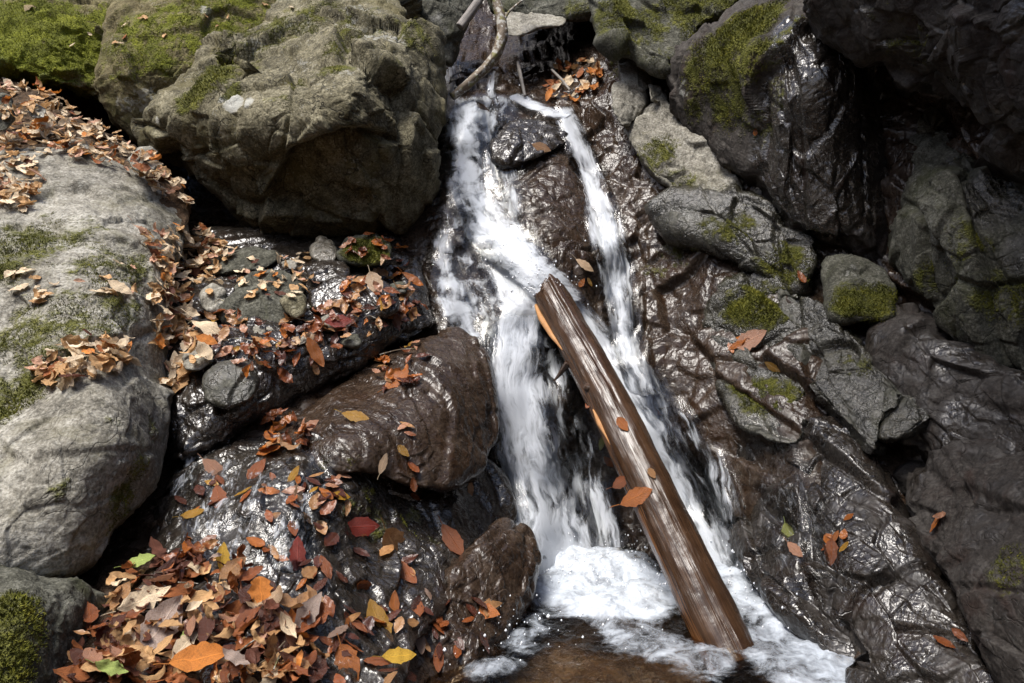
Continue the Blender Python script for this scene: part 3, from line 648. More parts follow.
# ------------------------------------------------------------------ log and branches
def wood_material(name, dark, mid, light, rough, axis_scale=(22, 22, 2.0), pale=0.0, moss=0.0):
    t = NT(name)
    tc = t.n('ShaderNodeTexCoord').outputs['Object']
    at_ = t.attr('grain')                                   # around, along
    mp = t.n('ShaderNodeMapping'); t.set(mp.inputs[0], at_.outputs['Vector']); mp.inputs['Scale'].default_value = axis_scale
    g = t.noise(mp.outputs[0], 1.0, 6, 0.68, 0.6)
    b = t.noise(tc, 9, 4, 0.65)
    f = t.math('ADD', t.math('MULTIPLY', g, 0.65), t.math('MULTIPLY', b, 0.35))
    col = t.ramp(f, [(0.36, dark), (0.5, mid), (0.64, light)])
    st = t.attr('strip').outputs['Fac']
    sm = t.sstep(t.math('ADD', st, t.math('MULTIPLY', t.math('SUBTRACT', g, 0.5), 1.4)), 0.4, 0.62)
    col = t.mix(sm, col, t.ramp(g, [(0.35, (0.06, 0.027, 0.010)), (0.6, (0.15, 0.066, 0.025))]))
    if pale:
        lp = t.sstep(t.noise(tc, 38, 3, 0.6), 0.50, 0.58)
        col = t.mix(t.math('MULTIPLY', lp, pale), col, (0.46, 0.45, 0.40))
    if moss:
        mo = t.sstep(t.noise(tc, 20, 3, 0.6), 0.55, 0.62)
        col = t.mix(t.math('MULTIPLY', mo, moss), col, (0.16, 0.15, 0.03))
    gb = t.noise(mp.outputs[0], 2.0, 2, 0.5, 0.4)
    h = t.math('ADD', t.math('MULTIPLY', gb, 0.0016), t.math('MULTIPLY', t.noise(tc, 60, 2, 0.5), 0.0008))
    bp = t.n('ShaderNodeBump', i_Strength=0.9, i_Distance=1.0); t.set(bp.inputs['Height'], h)
    p = t.n('ShaderNodeBsdfPrincipled')
    t.set(p.inputs['Base Color'], col); t.set(p.inputs['Normal'], bp.outputs[0])
    t.set(p.inputs['Roughness'], t.math('ADD', rough - 0.12, t.math('MULTIPLY', b, 0.25)))
    p.inputs['Specular IOR Level'].default_value = 0.38
    t.t.links.new(p.outputs[0], t.out.inputs[0])
    return t.m
LOGWOOD = wood_material('wet_log_wood', (0.018, 0.0085, 0.0045), (0.040, 0.020, 0.010), (0.078, 0.042, 0.022), 0.22, (40, 40, 2.4))
SPLIT = wood_material('split_orange_wood', (0.22, 0.09, 0.025), (0.42, 0.20, 0.07), (0.58, 0.33, 0.14), 0.5)
BRANCH = wood_material('lichened_branch', (0.045, 0.032, 0.02), (0.13, 0.095, 0.06), (0.24, 0.19, 0.13), 0.6, pale=0.75, moss=0.8)
GREYWOOD = wood_material('grey_dead_branch', (0.07, 0.06, 0.05), (0.2, 0.18, 0.16), (0.36, 0.34, 0.31), 0.6)

def tube(pts, radii, nu=48, nt=120, seed=0, rough=0.0, groove=0.0, flat=None, cap=True):
    """a wandering round bar through the points; returns P, F, grain, angle, t"""
    pts = np.array(pts, float); m = len(pts)
    s = np.concatenate([[0], np.cumsum(np.linalg.norm(np.diff(pts, axis=0), axis=1))]); L = s[-1]
    q = np.linspace(0, L, nt)
    c = np.stack([np.interp(q, s, pts[:, k]) for k in range(3)], 1)
    for _ in range(6 if m > 2 else 0):
        c[1:-1] = (c[:-2] + 2 * c[1:-1] + c[2:]) / 4
    r = np.interp(q, s, radii)
    T = np.gradient(c, axis=0); T /= np.linalg.norm(T, axis=1, keepdims=True)
    up = np.array([0, 0, 1.0]) if abs(T[0, 2]) < 0.9 else np.array([1.0, 0, 0])
    A = np.cross(T, up); A /= np.linalg.norm(A, axis=1, keepdims=True)
    Bv = np.cross(A, T)
    th = np.linspace(0, 2 * math.pi, nu, endpoint=False)
    TH, Q = np.meshgrid(th, q, indexing='ij')
    g = np.stack([np.cos(TH).ravel() * 1.0, np.sin(TH).ravel() * 1.0, Q.ravel()], 1)
    rr = np.broadcast_to(r, TH.shape).copy()
    rr *= 1 + rough * fbm(g * np.array([1.2, 1.2, 5.0]) + seed, 3, seed).reshape(TH.shape)
    rr *= 1 + groove * (np.abs(fbm(g * np.array([4.5, 4.5, 1.6]) + seed, 3, seed + 3)).reshape(TH.shape) - 0.2)
    rr *= 1 + 0.25 * groove * fbm(g * np.array([12, 12, 5.0]) + seed, 2, seed + 5).reshape(TH.shape)
    P = c[None] + rr[..., None] * (np.cos(TH)[..., None] * A[None] + np.sin(TH)[..., None] * Bv[None])
    F = grid_quads(nu, nt, wrap=True)
    return P.reshape(-1, 3), F, g, TH.ravel(), (Q / L).ravel(), (c, r, A, Bv, T, L)

def add_caps(P, F, nu, nt, extra, depth=0.0):
    a = [i * nt for i in range(nu)]; b = [i * nt + nt - 1 for i in range(nu)]
    c0 = P[a].mean(0); c1 = P[b].mean(0)
    P2 = np.vstack([P, c0, c1]); n = len(P)
    q = []
    for i in range(0, nu, 2):
        q.append([a[(i + 2) % nu], a[(i + 1) % nu], a[i], n]); q.append([b[i], b[(i + 1) % nu], b[(i + 2) % nu], n + 1])
    return P2, np.vstack([F, np.array(q)]), [np.vstack([e, e[:1], e[-1:]]) if e.ndim == 2 else np.concatenate([e, e[:1], e[-1:]]) for e in extra]

ltop, lbot = at(549, 292, 4.02), at(722, 640, 2.86)
ldir = (lbot - ltop) / np.linalg.norm(lbot - ltop)
lend = lbot + ldir * 0.11
mid1 = ltop * 0.62 + lend * 0.38 + np.array([0.012, 0, 0.02])
P, F, g, th, tt, fr = tube([ltop, mid1, lend], [0.086, 0.094, 0.098], 96, 420, seed=3, rough=0.08, groove=0.06)
c_, r_, A_, B_, T_, L_ = fr
# ragged upper end with a dark split
end = smooth(0.06, 0.0, tt)
ang = th
P += np.outer(end * (0.035 * np.sin(3 * ang + 0.6) + 0.03 * fbm(g * np.array([4, 4, 0.2]), 2, 8)), ldir)
tocam = CAM - P.mean(0); tocam /= np.linalg.norm(tocam)
side = np.cross(ldir, tocam); side /= np.linalg.norm(side)          # towards one flank as the camera sees it
if project((P.mean(0) + side * 0.1)[None])[0][0] > project(P.mean(0)[None])[0][0]:
    side = -side                                                    # the left flank
rad = P - (c_[None]).repeat(96, 0).reshape(-1, 3)
rad /= np.linalg.norm(rad, axis=1, keepdims=True)
lf = rad @ side; fc = rad @ tocam
split = np.exp(-((lf + 0.30 + 0.25 * tt) / 0.07) ** 2) * smooth(0.55, 0.0, tt) * (fc > 0)
P -= rad * (split * 0.022)[:, None]
strip = smooth(0.30, 0.9, lf) * (0.25 + 0.32 * smooth(0.15, 0.5, tt)) + 0.35 * smooth(.2, .6, lf) * fbm(g * np.array([2, 2, 4.0]), 3, 77)
P, F, (g, strip) = add_caps(P, F, 96, 420, [g, strip])
register(P, F)
base = np.array([lbot[0], lbot[1], P[:, 2].min()])
grain = np.hstack([g * 0.3 * np.array([1, 1, 3.3]), np.ones((len(g), 1))])
log = link('fallen_log', new_mesh('fallen_log', P - base, F, LOGWOOD, dict(grain=grain, strip=strip)),
           label='stripped wet brown log leaning down across the falls into the pool', cat='log', loc=base)
def child_tube(name, pts, radii, mat, parent, base, nu=16, nt=30, seed=1, rough=.2, groove=.3, flatten=None):
    P, F, g, th, tt, fr = tube(pts, radii, nu, nt, seed, rough, groove)
    P, F, (g,) = add_caps(P, F, nu, nt, [g])
    register(P, F)
    return link(name, new_mesh(name, P - base, F, mat, dict(grain=np.hstack([g * 0.3 * np.array([1, 1, 3.3]), np.ones((len(g), 1))]), strip=np.zeros(len(g)))), parent=parent)
def on_log(t, l, out=1.0):
    k = int(t * 419); c = c_[k]
    l = max(-1, min(1, l))
    n = side * l + tocam * math.sqrt(1 - l * l)
    n -= ldir * (n @ ldir); n /= np.linalg.norm(n)
    return c + n * r_[k] * out
sp = child_tube('splinter', [on_log(0.03, .97, 1.05), on_log(0.08, .95, 1.13), on_log(0.15, .9, 1.06), on_log(0.21, .8, .98)], [0.008, 0.015, 0.012, 0.003], SPLIT, log, base, seed=4)
sp['label'] = 'torn orange splinter at the upper end of the log'
child_tube('splinter', [on_log(0.40, .75, .99), on_log(0.44, .74, 1.01), on_log(0.50, .70, .97)], [0.004, 0.012, 0.003], SPLIT, log, base, seed=5)
child_tube('branch_stub', [on_log(0.245, .9, .95), on_log(0.25, 1.0, 1.25) + side * .02, on_log(0.262, 1.0, 1.4) + side * .05], [0.016, 0.011, 0.004], LOGWOOD, log, base, seed=6)
child_tube('knot', [on_log(0.345, .55, .9), on_log(0.35, .55, 1.06)], [0.024, 0.015], LOGWOOD, log, base, seed=7)

def branch(name, pts, rpx, mat, label, seed, group=None):
    W = np.array([at(a, b, d) for a, b, d in pts]); R = [r * p[2] / FPX for r, p in zip(rpx, pts)]
    P, F, g, th, tt, fr = tube(W, R, 24, 90, seed, 0.16, 0.25)
    P, F, (g,) = add_caps(P, F, 24, 90, [g]); register(P, F)
    b0 = np.array([P[:, 0].mean(), P[:, 1].mean(), P[:, 2].min()])
    return link(name, new_mesh(name, P - b0, F, mat, dict(grain=np.hstack([g * .3 * np.array([1, 1, 3.3]), np.ones((len(g), 1))]), strip=np.zeros(len(g)))), label=label, cat='branch', loc=b0), b0
br, b0 = branch('branch', [(486,-26,4.98),(494,-4,4.94),(501,18,4.9),(503,34,4.88),(497,54,4.86),(484,70,4.86),(468,84,4.85),(452,97,4.84)], [5.5,5.5,5.5,5.8,5.2,5,4.8,4], BRANCH, 'crooked branch mottled with pale lichen arching down to the top of the falls', 11)
child_tube('twig', [at(501, 26, 4.87), at(508, 12, 4.9), at(520, 2, 4.95), at(534, -8, 5.0)], [.012, .008, .006, .004], BRANCH, br, b0, 8, 20, seed=12)
branch('branch', [(490,-24,4.9),(478,2,4.88),(470,14,4.86),(460,27,4.84)], [4.5,4.6,4.8,4.4], GREYWOOD, 'short bare grey branch stub beside the lichened branch', 13)
branch('stick', [(518,62,5.2),(521,78,5.1),(525,96,5.0)], [1.6,1.8,1.4], GREYWOOD, 'thin upright stick in the black gap above the falls', 14)
branch('stick', [(552,70,5.3),(562,80,5.15),(570,90,5.02)], [1.2,1.4,1.0], GREYWOOD, 'thin slanting stick beside the leaves in the gap', 15)

# ------------------------------------------------------------------ water
def all_bvh():
    P = np.vstack(SURF_P); F = np.vstack(SURF_F)
    return BVHTree.FromPolygons(P.tolist(), F.tolist())
def rock_bvh():
    return all_bvh()
def cast(bvh, px, py):
    d = Vector(at(px, py, 1.0) - CAM); n = d.length
    h = bvh.ray_cast(Vector(CAM), d / n)
    return h

def foam_material(name, su, sv, seed, bumpk=1.0, soft=0.32, white=(0.78, 0.82, 0.87)):
    t = NT(name)
    uv = t.n('ShaderNodeUVMap', uv_map='uv').outputs[0]
    wn_ = t.n('ShaderNodeTexNoise', i_Scale=7.0, i_Detail=2.0); t.set(wn_.inputs['Vector'], uv)
    wv_ = t.n('ShaderNodeVectorMath', operation='MULTIPLY_ADD'); t.set(wv_.inputs[0], wn_.outputs['Color']); wv_.inputs[1].default_value = (.07, .05, 0); t.set(wv_.inputs[2], uv)
    def sn(a, b, det, off, dist=0.0):
        mp = t.n('ShaderNodeMapping'); t.set(mp.inputs[0], wv_.outputs[0]); mp.inputs['Scale'].default_value = (a, b, 1); mp.inputs['Location'].default_value = (seed * 3.7 + off, seed * 1.3, 0)
        return t.noise(mp.outputs[0], 1.0, det, 0.6, dist)
    n1 = sn(su, sv, 3, 0, 0.3); n2 = sn(su * .45, sv * 2.0, 4, 5, 0.6); n3 = sn(6.0, 2.6, 2, 9)
    at_ = t.attr('foam').outputs['Fac']
    at_ = t.math('MULTIPLY', at_, 1.03)
    s = t.math('ADD', t.math('MULTIPLY', t.math('SUBTRACT', n1, 0.5), 0.95), t.math('ADD', t.math('MULTIPLY', t.math('SUBTRACT', n2, 0.5), 1.6), t.math('MULTIPLY', t.math('SUBTRACT', n3, 0.5), 1.4)))
    f = t.sstep(t.math('ADD', at_, s), 0.5 - soft, 0.5 + soft)
    f = t.math('MULTIPLY', f, t.sstep(at_, 0.02, 0.25))
    f = t.math('MULTIPLY', f, 0.88)
    h = t.math('ADD', t.math('MULTIPLY', n1, 0.004), t.math('MULTIPLY', n2, 0.010 * bumpk))
    bp = t.n('ShaderNodeBump', i_Strength=0.8, i_Distance=1.0); t.set(bp.inputs['Height'], h)
    wp = t.n('ShaderNodeBsdfPrincipled'); wp.inputs['Base Color'].default_value = (*white, 1); wp.inputs['Roughness'].default_value = 0.45
    t.set(wp.inputs['Normal'], bp.outputs[0])
    tl = t.n('ShaderNodeBsdfTranslucent'); tl.inputs[0].default_value = (*white, 1)
    m1 = t.n('ShaderNodeMixShader'); m1.inputs[0].default_value = 0.35
    t.t.links.new(wp.outputs[0], m1.inputs[1]); t.t.links.new(tl.outputs[0], m1.inputs[2])
    gl = t.n('ShaderNodeBsdfGlossy'); gl.inputs['Roughness'].default_value = 0.1; t.set(gl.inputs['Normal'], bp.outputs[0])
    fr = t.n('ShaderNodeFresnel'); fr.inputs[0].default_value = 1.45; t.set(fr.inputs['Normal'], bp.outputs[0])
    tr = t.n('ShaderNodeBsdfTransparent'); tr.inputs[0].default_value = (0.93, 0.93, 0.92, 1)
    m0 = t.n('ShaderNodeMixShader'); t.set(m0.inputs[0], t.math('MULTIPLY', fr.outputs[0], t.sstep(at_, 0.0, 0.15)))
    t.t.links.new(tr.outputs[0], m0.inputs[1]); t.t.links.new(gl.outputs[0], m0.inputs[2])
    m2 = t.n('ShaderNodeMixShader'); t.set(m2.inputs[0], f)
    t.t.links.new(m0.outputs[0], m2.inputs[1]); t.t.links.new(m1.outputs[0], m2.inputs[2])
    t.t.links.new(m2.outputs[0], t.out.inputs[0])
    return t.m
FALL = [foam_material('falling_water_%s' % c, a, b, k) for k, (c, a, b) in enumerate((('broad', 26, 7.0), ('fine', 40, 3.6), ('veil', 60, 3.2)))]

TRICKLE = foam_material('trickling_film', 95, 13.0, 7, bumpk=0.45)
bvh0 = None
def ribbon(path, offset, mat, seed, dens, bvh=None, bulge=0.02, nu=44, edge=0.9, blur=4, ridge=0.006):
    p = np.array(path, float)
    s = np.concatenate([[0], np.cumsum(np.linalg.norm(np.diff(p[:, :2], axis=0), axis=1))])
    nt = max(24, int(s[-1] / 2.6))
    q = np.linspace(0, s[-1], nt)
    c = np.stack([np.interp(q, s, p[:, k]) for k in range(3)], 1)
    for _ in range(int(14)):
        c[1:-1] = (c[:-2] + 2 * c[1:-1] + c[2:]) / 4
    T = np.gradient(c[:, :2], axis=0); T /= np.linalg.norm(T, axis=1, keepdims=True)
    n = np.stack([T[:, 1], -T[:, 0]], 1)
    n = n * 0.45 + np.array([1.0, 0]) * 0.55
    u = np.linspace(-1, 1, nu)
    c[:, 2] *= 1.15
    X = c[:, None, 0] + u[None] * c[:, None, 2] * n[:, None, 0]
    Y = c[:, None, 1] + u[None] * c[:, None, 2] * n[:, None, 1]
    D = np.full(X.shape, np.nan)
    for i in range(nt):
        for j in range(0, nu):
            h = cast(bvh or bvh0, X[i, j], Y[i, j])
            if h[0] is not None:
                D[i, j] = (np.array(h[0]) - CAM) @ FWD
    D = np.where(np.isnan(D), np.nanmedian(D), D)
    # never jump onto something far in front
    for _ in range(blur):
        Dp = np.pad(D, 2, mode='edge')
        D = sum(Dp[a:a + nt, b:b + nu] for a in range(5) for b in range(5)) / 25
    U, V = np.meshgrid(u, q, indexing='xy')
    ww = c[:, 2:3] * D.mean() / FPX
    um, vm = U * ww, V * (D.mean() / FPX)
    G = np.stack([um.ravel(), vm.ravel(), np.full(um.size, seed * 1.7)], 1)
    D = D - offset - bulge * (1 - U ** 2) - ridge * fbm(G * np.array([20, 3.0, 1]), 3, seed).reshape(D.shape) - 0.6 * ridge * fbm(G * np.array([7, 6, 1]), 2, seed + 4).reshape(D.shape)
    P = at(X, Y, D).reshape(-1, 3)
    F = grid_quads(nt, nu)
    dv = np.interp(q, [a * s[-1] for a, _ in dens], [b for _, b in dens])[:, None]
    fo = dv * (1 - smooth(1 - edge, 1.0, np.abs(U + 0.25 * fbm(G * np.array([2, 2.4, 1]), 2, seed + 8).reshape(U.shape))))
    fo *= smooth(0, 0.03, V / s[-1])
    return P, F, fo.ravel(), np.stack([um.ravel() + seed * 3.1, vm.ravel()], 1)

def fall_object(name, label, ribs):
    o = None
    for k, rb in enumerate(ribs):
        path, off, mi, seed, dens = rb[:5]
        P, F, fo, uv = ribbon(path, off, FALL[mi], seed, dens, **(rb[5] if len(rb) > 5 else {}))
        if o is None:
            b = np.array([P[:, 0].mean(), P[:, 1].mean(), P[:, 2].min()])
            mt_ = TRICKLE if mi < 0 else FALL[mi]
            o = link(name, new_mesh(name, P - b, F, mt_, dict(foam=fo), uv=uv), label=label, cat='waterfall', loc=b, kind='structure')
        else:
            link('water_strand', new_mesh('water_strand', P - b, F, TRICKLE if mi < 0 else FALL[mi], dict(foam=fo), uv=uv), parent=o)
    return o
bvh0 = BVHTree.FromPolygons(np.vstack(SURF_P[:1] + [a for a in SURF_P[1:] if 0]).tolist(), SURF_F[0].tolist())
fall_object('waterfall', 'white main arm of the falls pouring down left of the log', [
    ([(482,92,36),(482,140,44),(480,190,48),(486,230,58),(494,270,62),(506,310,54),(518,352,46)], 0.035, 0, 1, [(0,.52),(.3,.42),(.6,.5),(1,.42)]),
    ([(466,94,18),(468,140,24),(474,190,26),(490,225,28),(516,262,34),(526,300,38),(524,348,34)], 0.065, 0, 2, [(0,.85),(.3,.68),(.55,.85),(.8,.98),(1,.8)]),
    ([(518,316,44),(528,390,54),(540,450,62),(554,510,68),(566,574,78)], 0.05, 1, 3, [(0,.6),(.3,.46),(.7,.48),(1,.72)]),
    ([(520,310,30),(516,380,32),(528,440,36),(544,500,42),(560,574,56)], 0.08, 1, 4, [(0,.9),(.25,.74),(.7,.62),(1,.95)]),
    ([(446,226,10),(442,252,14),(448,290,22),(464,330,24),(488,366,20)], 0.045, 0, 5, [(0,.35),(.4,.62),(1,.4)]),
    ([(590,430,16),(596,490,18),(604,540,24),(606,572,28)], 0.05, 2, 6, [(0,.2),(.5,.42),(1,.65)]),
    ([(496,230,26),(522,258,32),(552,286,28),(566,304,22)], 0.09, 0, 7, [(0,.6),(.5,.9),(1,.6)], dict(bulge=0.04)),
    ([(502,148,10),(508,180,12),(514,220,14),(520,250,18)], 0.04, 1, 8, [(0,.5),(.6,.5),(1,.5)]),
    ([(500,410,14),(508,460,18),(520,510,20),(534,560,24)], 0.06, 2, 9, [(0,.3),(.5,.45),(1,.6)]),
])
fall_object('waterfall', 'narrow right hand arm of the falls running down behind the log', [
    ([(560,104,12),(572,130,14),(587,165,15),(600,205,18),(611,250,20),(617,290,22),(622,330,24),(632,370,28),(645,410,34)], 0.05, 1, 11, [(0,.9),(.25,.72),(.6,.66),(1,.5)]),
    ([(534,274,16),(560,300,26),(586,345,30),(618,392,34),(648,440,36),(676,495,40),(698,570,48)], 0.06, 1, 12, [(0,.7),(.2,.85),(.5,.74),(.8,.7),(1,.95)]),
    ([(604,210,10),(614,262,12),(620,310,13),(628,350,16),(644,396,22)], 0.07, 1, 13, [(0,.5),(.5,.72),(1,.5)]),
    ([(634,366,26),(650,410,36),(672,460,42),(694,510,44),(712,574,46)], 0.045, 2, 14, [(0,.45),(.4,.5),(.8,.5),(1,.75)]),
    ([(706,440,20),(718,490,24),(730,545,24),(736,578,22)], 0.035, 2, 15, [(0,.1),(.4,.34),(1,.55)]),
    ([(512,94,9),(532,104,10),(552,112,11),(568,116,12)], 0.05, 0, 16, [(0,.7),(.5,.6),(1,.85)]),
])
fall_object('waterfall', 'small shaded trickle behind the lichened branch', [
    ([(450,50,9),(452,70,11),(456,92,12)], 0.05, 2, 21, [(0,.35),(.5,.55),(1,.5)]), ([(494,70,5),(492,84,6),(490,98,7)], 0.05, 2, 22, [(0,.3),(.5,.6),(1,.6)])])

bvr = all_bvh()
def films(name, label, specs):
    fall_object(name, label, [(pts, 0.006, -1, sd, dens, dict(bvh=bvr, bulge=0.004, ridge=0.002, blur=2, edge=.7)) for pts, sd, dens in specs])
films('water', 'thin film of water trickling down the sloping wet rock face', [
    ([(250,440,40),(235,480,44),(215,530,46),(205,575,40)], 31, [(0,.1),(.3,.2),(1,.2)]), ([(320,440,24),(310,480,30),(290,530,34),(276,570,34)], 32, [(0,.1),(.4,.22),(1,.2)]), ([(190,440,14),(186,470,16),(178,500,18)], 33, [(0,.15),(.5,.25),(1,.2)]), ([(330,500,40),(350,560,50),(340,620,50),(320,680,50)], 37, [(0,.03),(1,.05)])])
films('water', 'thin film of water over the black glistening slope', [
    ([(760,410,24),(776,460,34),(790,520,40),(812,580,40)], 36, [(0,.06),(.4,.12),(1,.12)])])

# pool
def on_pool(px, py, z=0.0):
    r = at(px, py, 1.0) - CAM
    k = (z - CAM_H) / r[2]
    return (CAM + r * k)[:2]
t = NT('pool_water')
tc = t.n('ShaderNodeTexCoord').outputs['Object']
fa = t.attr('foam').outputs['Fac']
nz = t.noise(tc, 9, 4, 0.65, 0.6); nf = t.noise(tc, 45, 3, 0.7)
vo = t.n('ShaderNodeTexVoronoi', feature='F1', i_Scale=85.0); t.set(vo.inputs['Vector'], tc)
bub = t.sstep(vo.outputs['Distance'], 0.42, 0.18)
f = t.sstep(t.math('ADD', fa, t.math('ADD', t.math('MULTIPLY', t.math('SUBTRACT', nz, 0.5), 1.7), t.math('MULTIPLY', t.math('SUBTRACT', nf, 0.5), 0.35))), 0.10, 1.0)
f = t.math('MULTIPLY', f, t.sstep(fa, 0.02, 0.2))
fb = t.math('MULTIPLY', bub, t.sstep(t.math('ADD', fa, t.math('MULTIPLY', t.math('SUBTRACT', nz, 0.5), 1.0)), 0.2, 0.4))
f = t.math('MULTIPLY', t.math('MAXIMUM', f, t.math('MULTIPLY', fb, 0.35)), 0.92)
h = t.math('ADD', t.math('MULTIPLY', t.noise(tc, 20, 3, 0.55, 0.8), 0.016), t.math('MULTIPLY', nf, 0.003))
bp = t.n('ShaderNodeBump', i_Strength=0.7, i_Distance=1.0); t.set(bp.inputs['Height'], h)
wp = t.n('ShaderNodeBsdfPrincipled'); wp.inputs['Base Color'].default_value = (0.55, 0.60, 0.66, 1); wp.inputs['Roughness'].default_value = 0.5
wp.inputs['Subsurface Weight'].default_value = 0.0; t.set(wp.inputs['Normal'], bp.outputs[0])
gl = t.n('ShaderNodeBsdfGlossy'); gl.inputs['Roughness'].default_value = 0.06; t.set(gl.inputs['Normal'], bp.outputs[0])
tr = t.n('ShaderNodeBsdfTransparent'); tr.inputs[0].default_value = (0.80, 0.70, 0.56, 1)
fr = t.n('ShaderNodeFresnel'); fr.inputs[0].default_value = 1.33; t.set(fr.inputs['Normal'], bp.outputs[0])
m0 = t.n('ShaderNodeMixShader'); t.set(m0.inputs[0], fr.outputs[0]); t.t.links.new(tr.outputs[0], m0.inputs[1]); t.t.links.new(gl.outputs[0], m0.inputs[2])
m1 = t.n('ShaderNodeMixShader'); t.set(m1.inputs[0], f); t.t.links.new(m0.outputs[0], m1.inputs[1]); t.t.links.new(wp.outputs[0], m1.inputs[2])
t.t.links.new(m1.outputs[0], t.out.inputs[0])
POOL = t.m
gx = np.concatenate([np.linspace(-2.6, -0.5, 20, endpoint=False), np.linspace(-0.5, 1.9, 330), np.linspace(1.9, 3.2, 14)[1:]])
gy = np.concatenate([np.linspace(-4, 1.6, 30, endpoint=False), np.linspace(1.6, 4.1, 340)])
GX, GY = np.meshgrid(gx, gy, indexing='ij')
P = np.stack([GX.ravel(), GY.ravel(), np.zeros(GX.size)], 1)
def seg_field(P, lines):
    out = np.zeros(len(P))
    for pts, s in lines:
        w = [(*on_pool(a, b), r) for a, b, r in pts]
        for (x0, y0, r0), (x1, y1, r1) in zip(w[:-1], w[1:]):
            dx, dy = x1 - x0, y1 - y0
            k = np.clip(((P[:, 0] - x0) * dx + (P[:, 1] - y0) * dy) / (dx * dx + dy * dy + 1e-9), 0, 1)
            d = np.hypot(P[:, 0] - x0 - k * dx, P[:, 1] - y0 - k * dy) / (r0 + k * (r1 - r0))
            out = np.maximum(out, s * smooth(1.15, 0.35, d))
    return out
wx = P + 0.06 * np.stack([fbm(P * 3, 2, 1), fbm(P * 3, 2, 2), np.zeros(len(P))], 1)
foam = seg_field(wx, [([(555,566,.22),(600,580,.30),(660,590,.26)], .78), ([(560,590,.2),(600,606,.22),(650,612,.16)], .8), ([(705,560,.16),(740,590,.17),(790,622,.19),(830,655,.19),(862,690,.16)], .72), ([(760,640,.16),(800,668,.18),(840,700,.2)], .5),
                      ([(600,622,.13),(640,640,.16),(690,655,.14)], .42), ([(540,600,.1),(520,640,.12),(490,670,.1)], .28), ([(730,650,.09),(700,668,.1)], .4)])
mound = seg_field(P, [([(545,562,.18),(590,566,.2),(625,566,.16)], 1.0), ([(705,566,.14),(722,578,.14)], .8)])
P[:, 2] += mound * 0.06 + foam * (0.055 * fbm(P * np.array([7, 9, 1]), 4, 51, 0.55) + 0.02) + 0.010 * fbm(P * np.array([6, 6, 1]), 3, 52) + 0.004 * fbm(P * np.array([22, 22, 1]), 2, 53)
F = grid_quads(len(gx), len(gy))
link('water', new_mesh('water', P, F, POOL, dict(foam=foam)), label='shallow brown pool with white foam under the falls', kind='structure')
# flying drops where the falls hit the pool
rng = np.random.default_rng(5)
iv = np.array([(0,0,1),(1,0,0),(0,1,0),(-1,0,0),(0,-1,0),(0,0,-1)], float)
ifc = np.array([(0,1,2,2),(0,2,3,3),(0,3,4,4),(0,4,1,1),(5,2,1,1),(5,3,2,2),(5,4,3,3),(5,1,4,4)])[:, :3]
dp, df = [], []
for (a, b, sx, n_) in ((560, 560, 50, 260), (600, 585, 60, 200), (715, 570, 30, 160), (780, 615, 50, 160), (530, 275, 25, 120), (500, 640, 60, 120), (480, 110, 25, 80)):
    for _ in range(n_):
        px_, py_ = rng.normal(a, sx), 0
        if b > 500:
            x, y = on_pool(px_, b + rng.normal(0, 14)); z = abs(rng.normal(0, 0.06)) + 0.02
            c = np.array([x, y, z])
        else:
            c = at(px_, rng.normal(b, 14), (4.05 if b > 200 else 4.95) - abs(rng.normal(0, .06)) - .1)
        r = abs(rng.normal(0, 0.0022)) + 0.0012
        df.append(ifc + len(dp) * 6); dp.append(c + iv * r * np.array([1, 1, 1.4]))
t = NT('drops'); p = t.n('ShaderNodeBsdfPrincipled'); p.inputs['Base Color'].default_value = (.85, .88, .92, 1); p.inputs['Roughness'].default_value = .2; t.t.links.new(p.outputs[0], t.out.inputs[0])
link('spray', new_mesh('spray', np.vstack(dp), np.vstack(df), t.m), label='fine white drops of spray over the foot of the falls', kind='stuff')
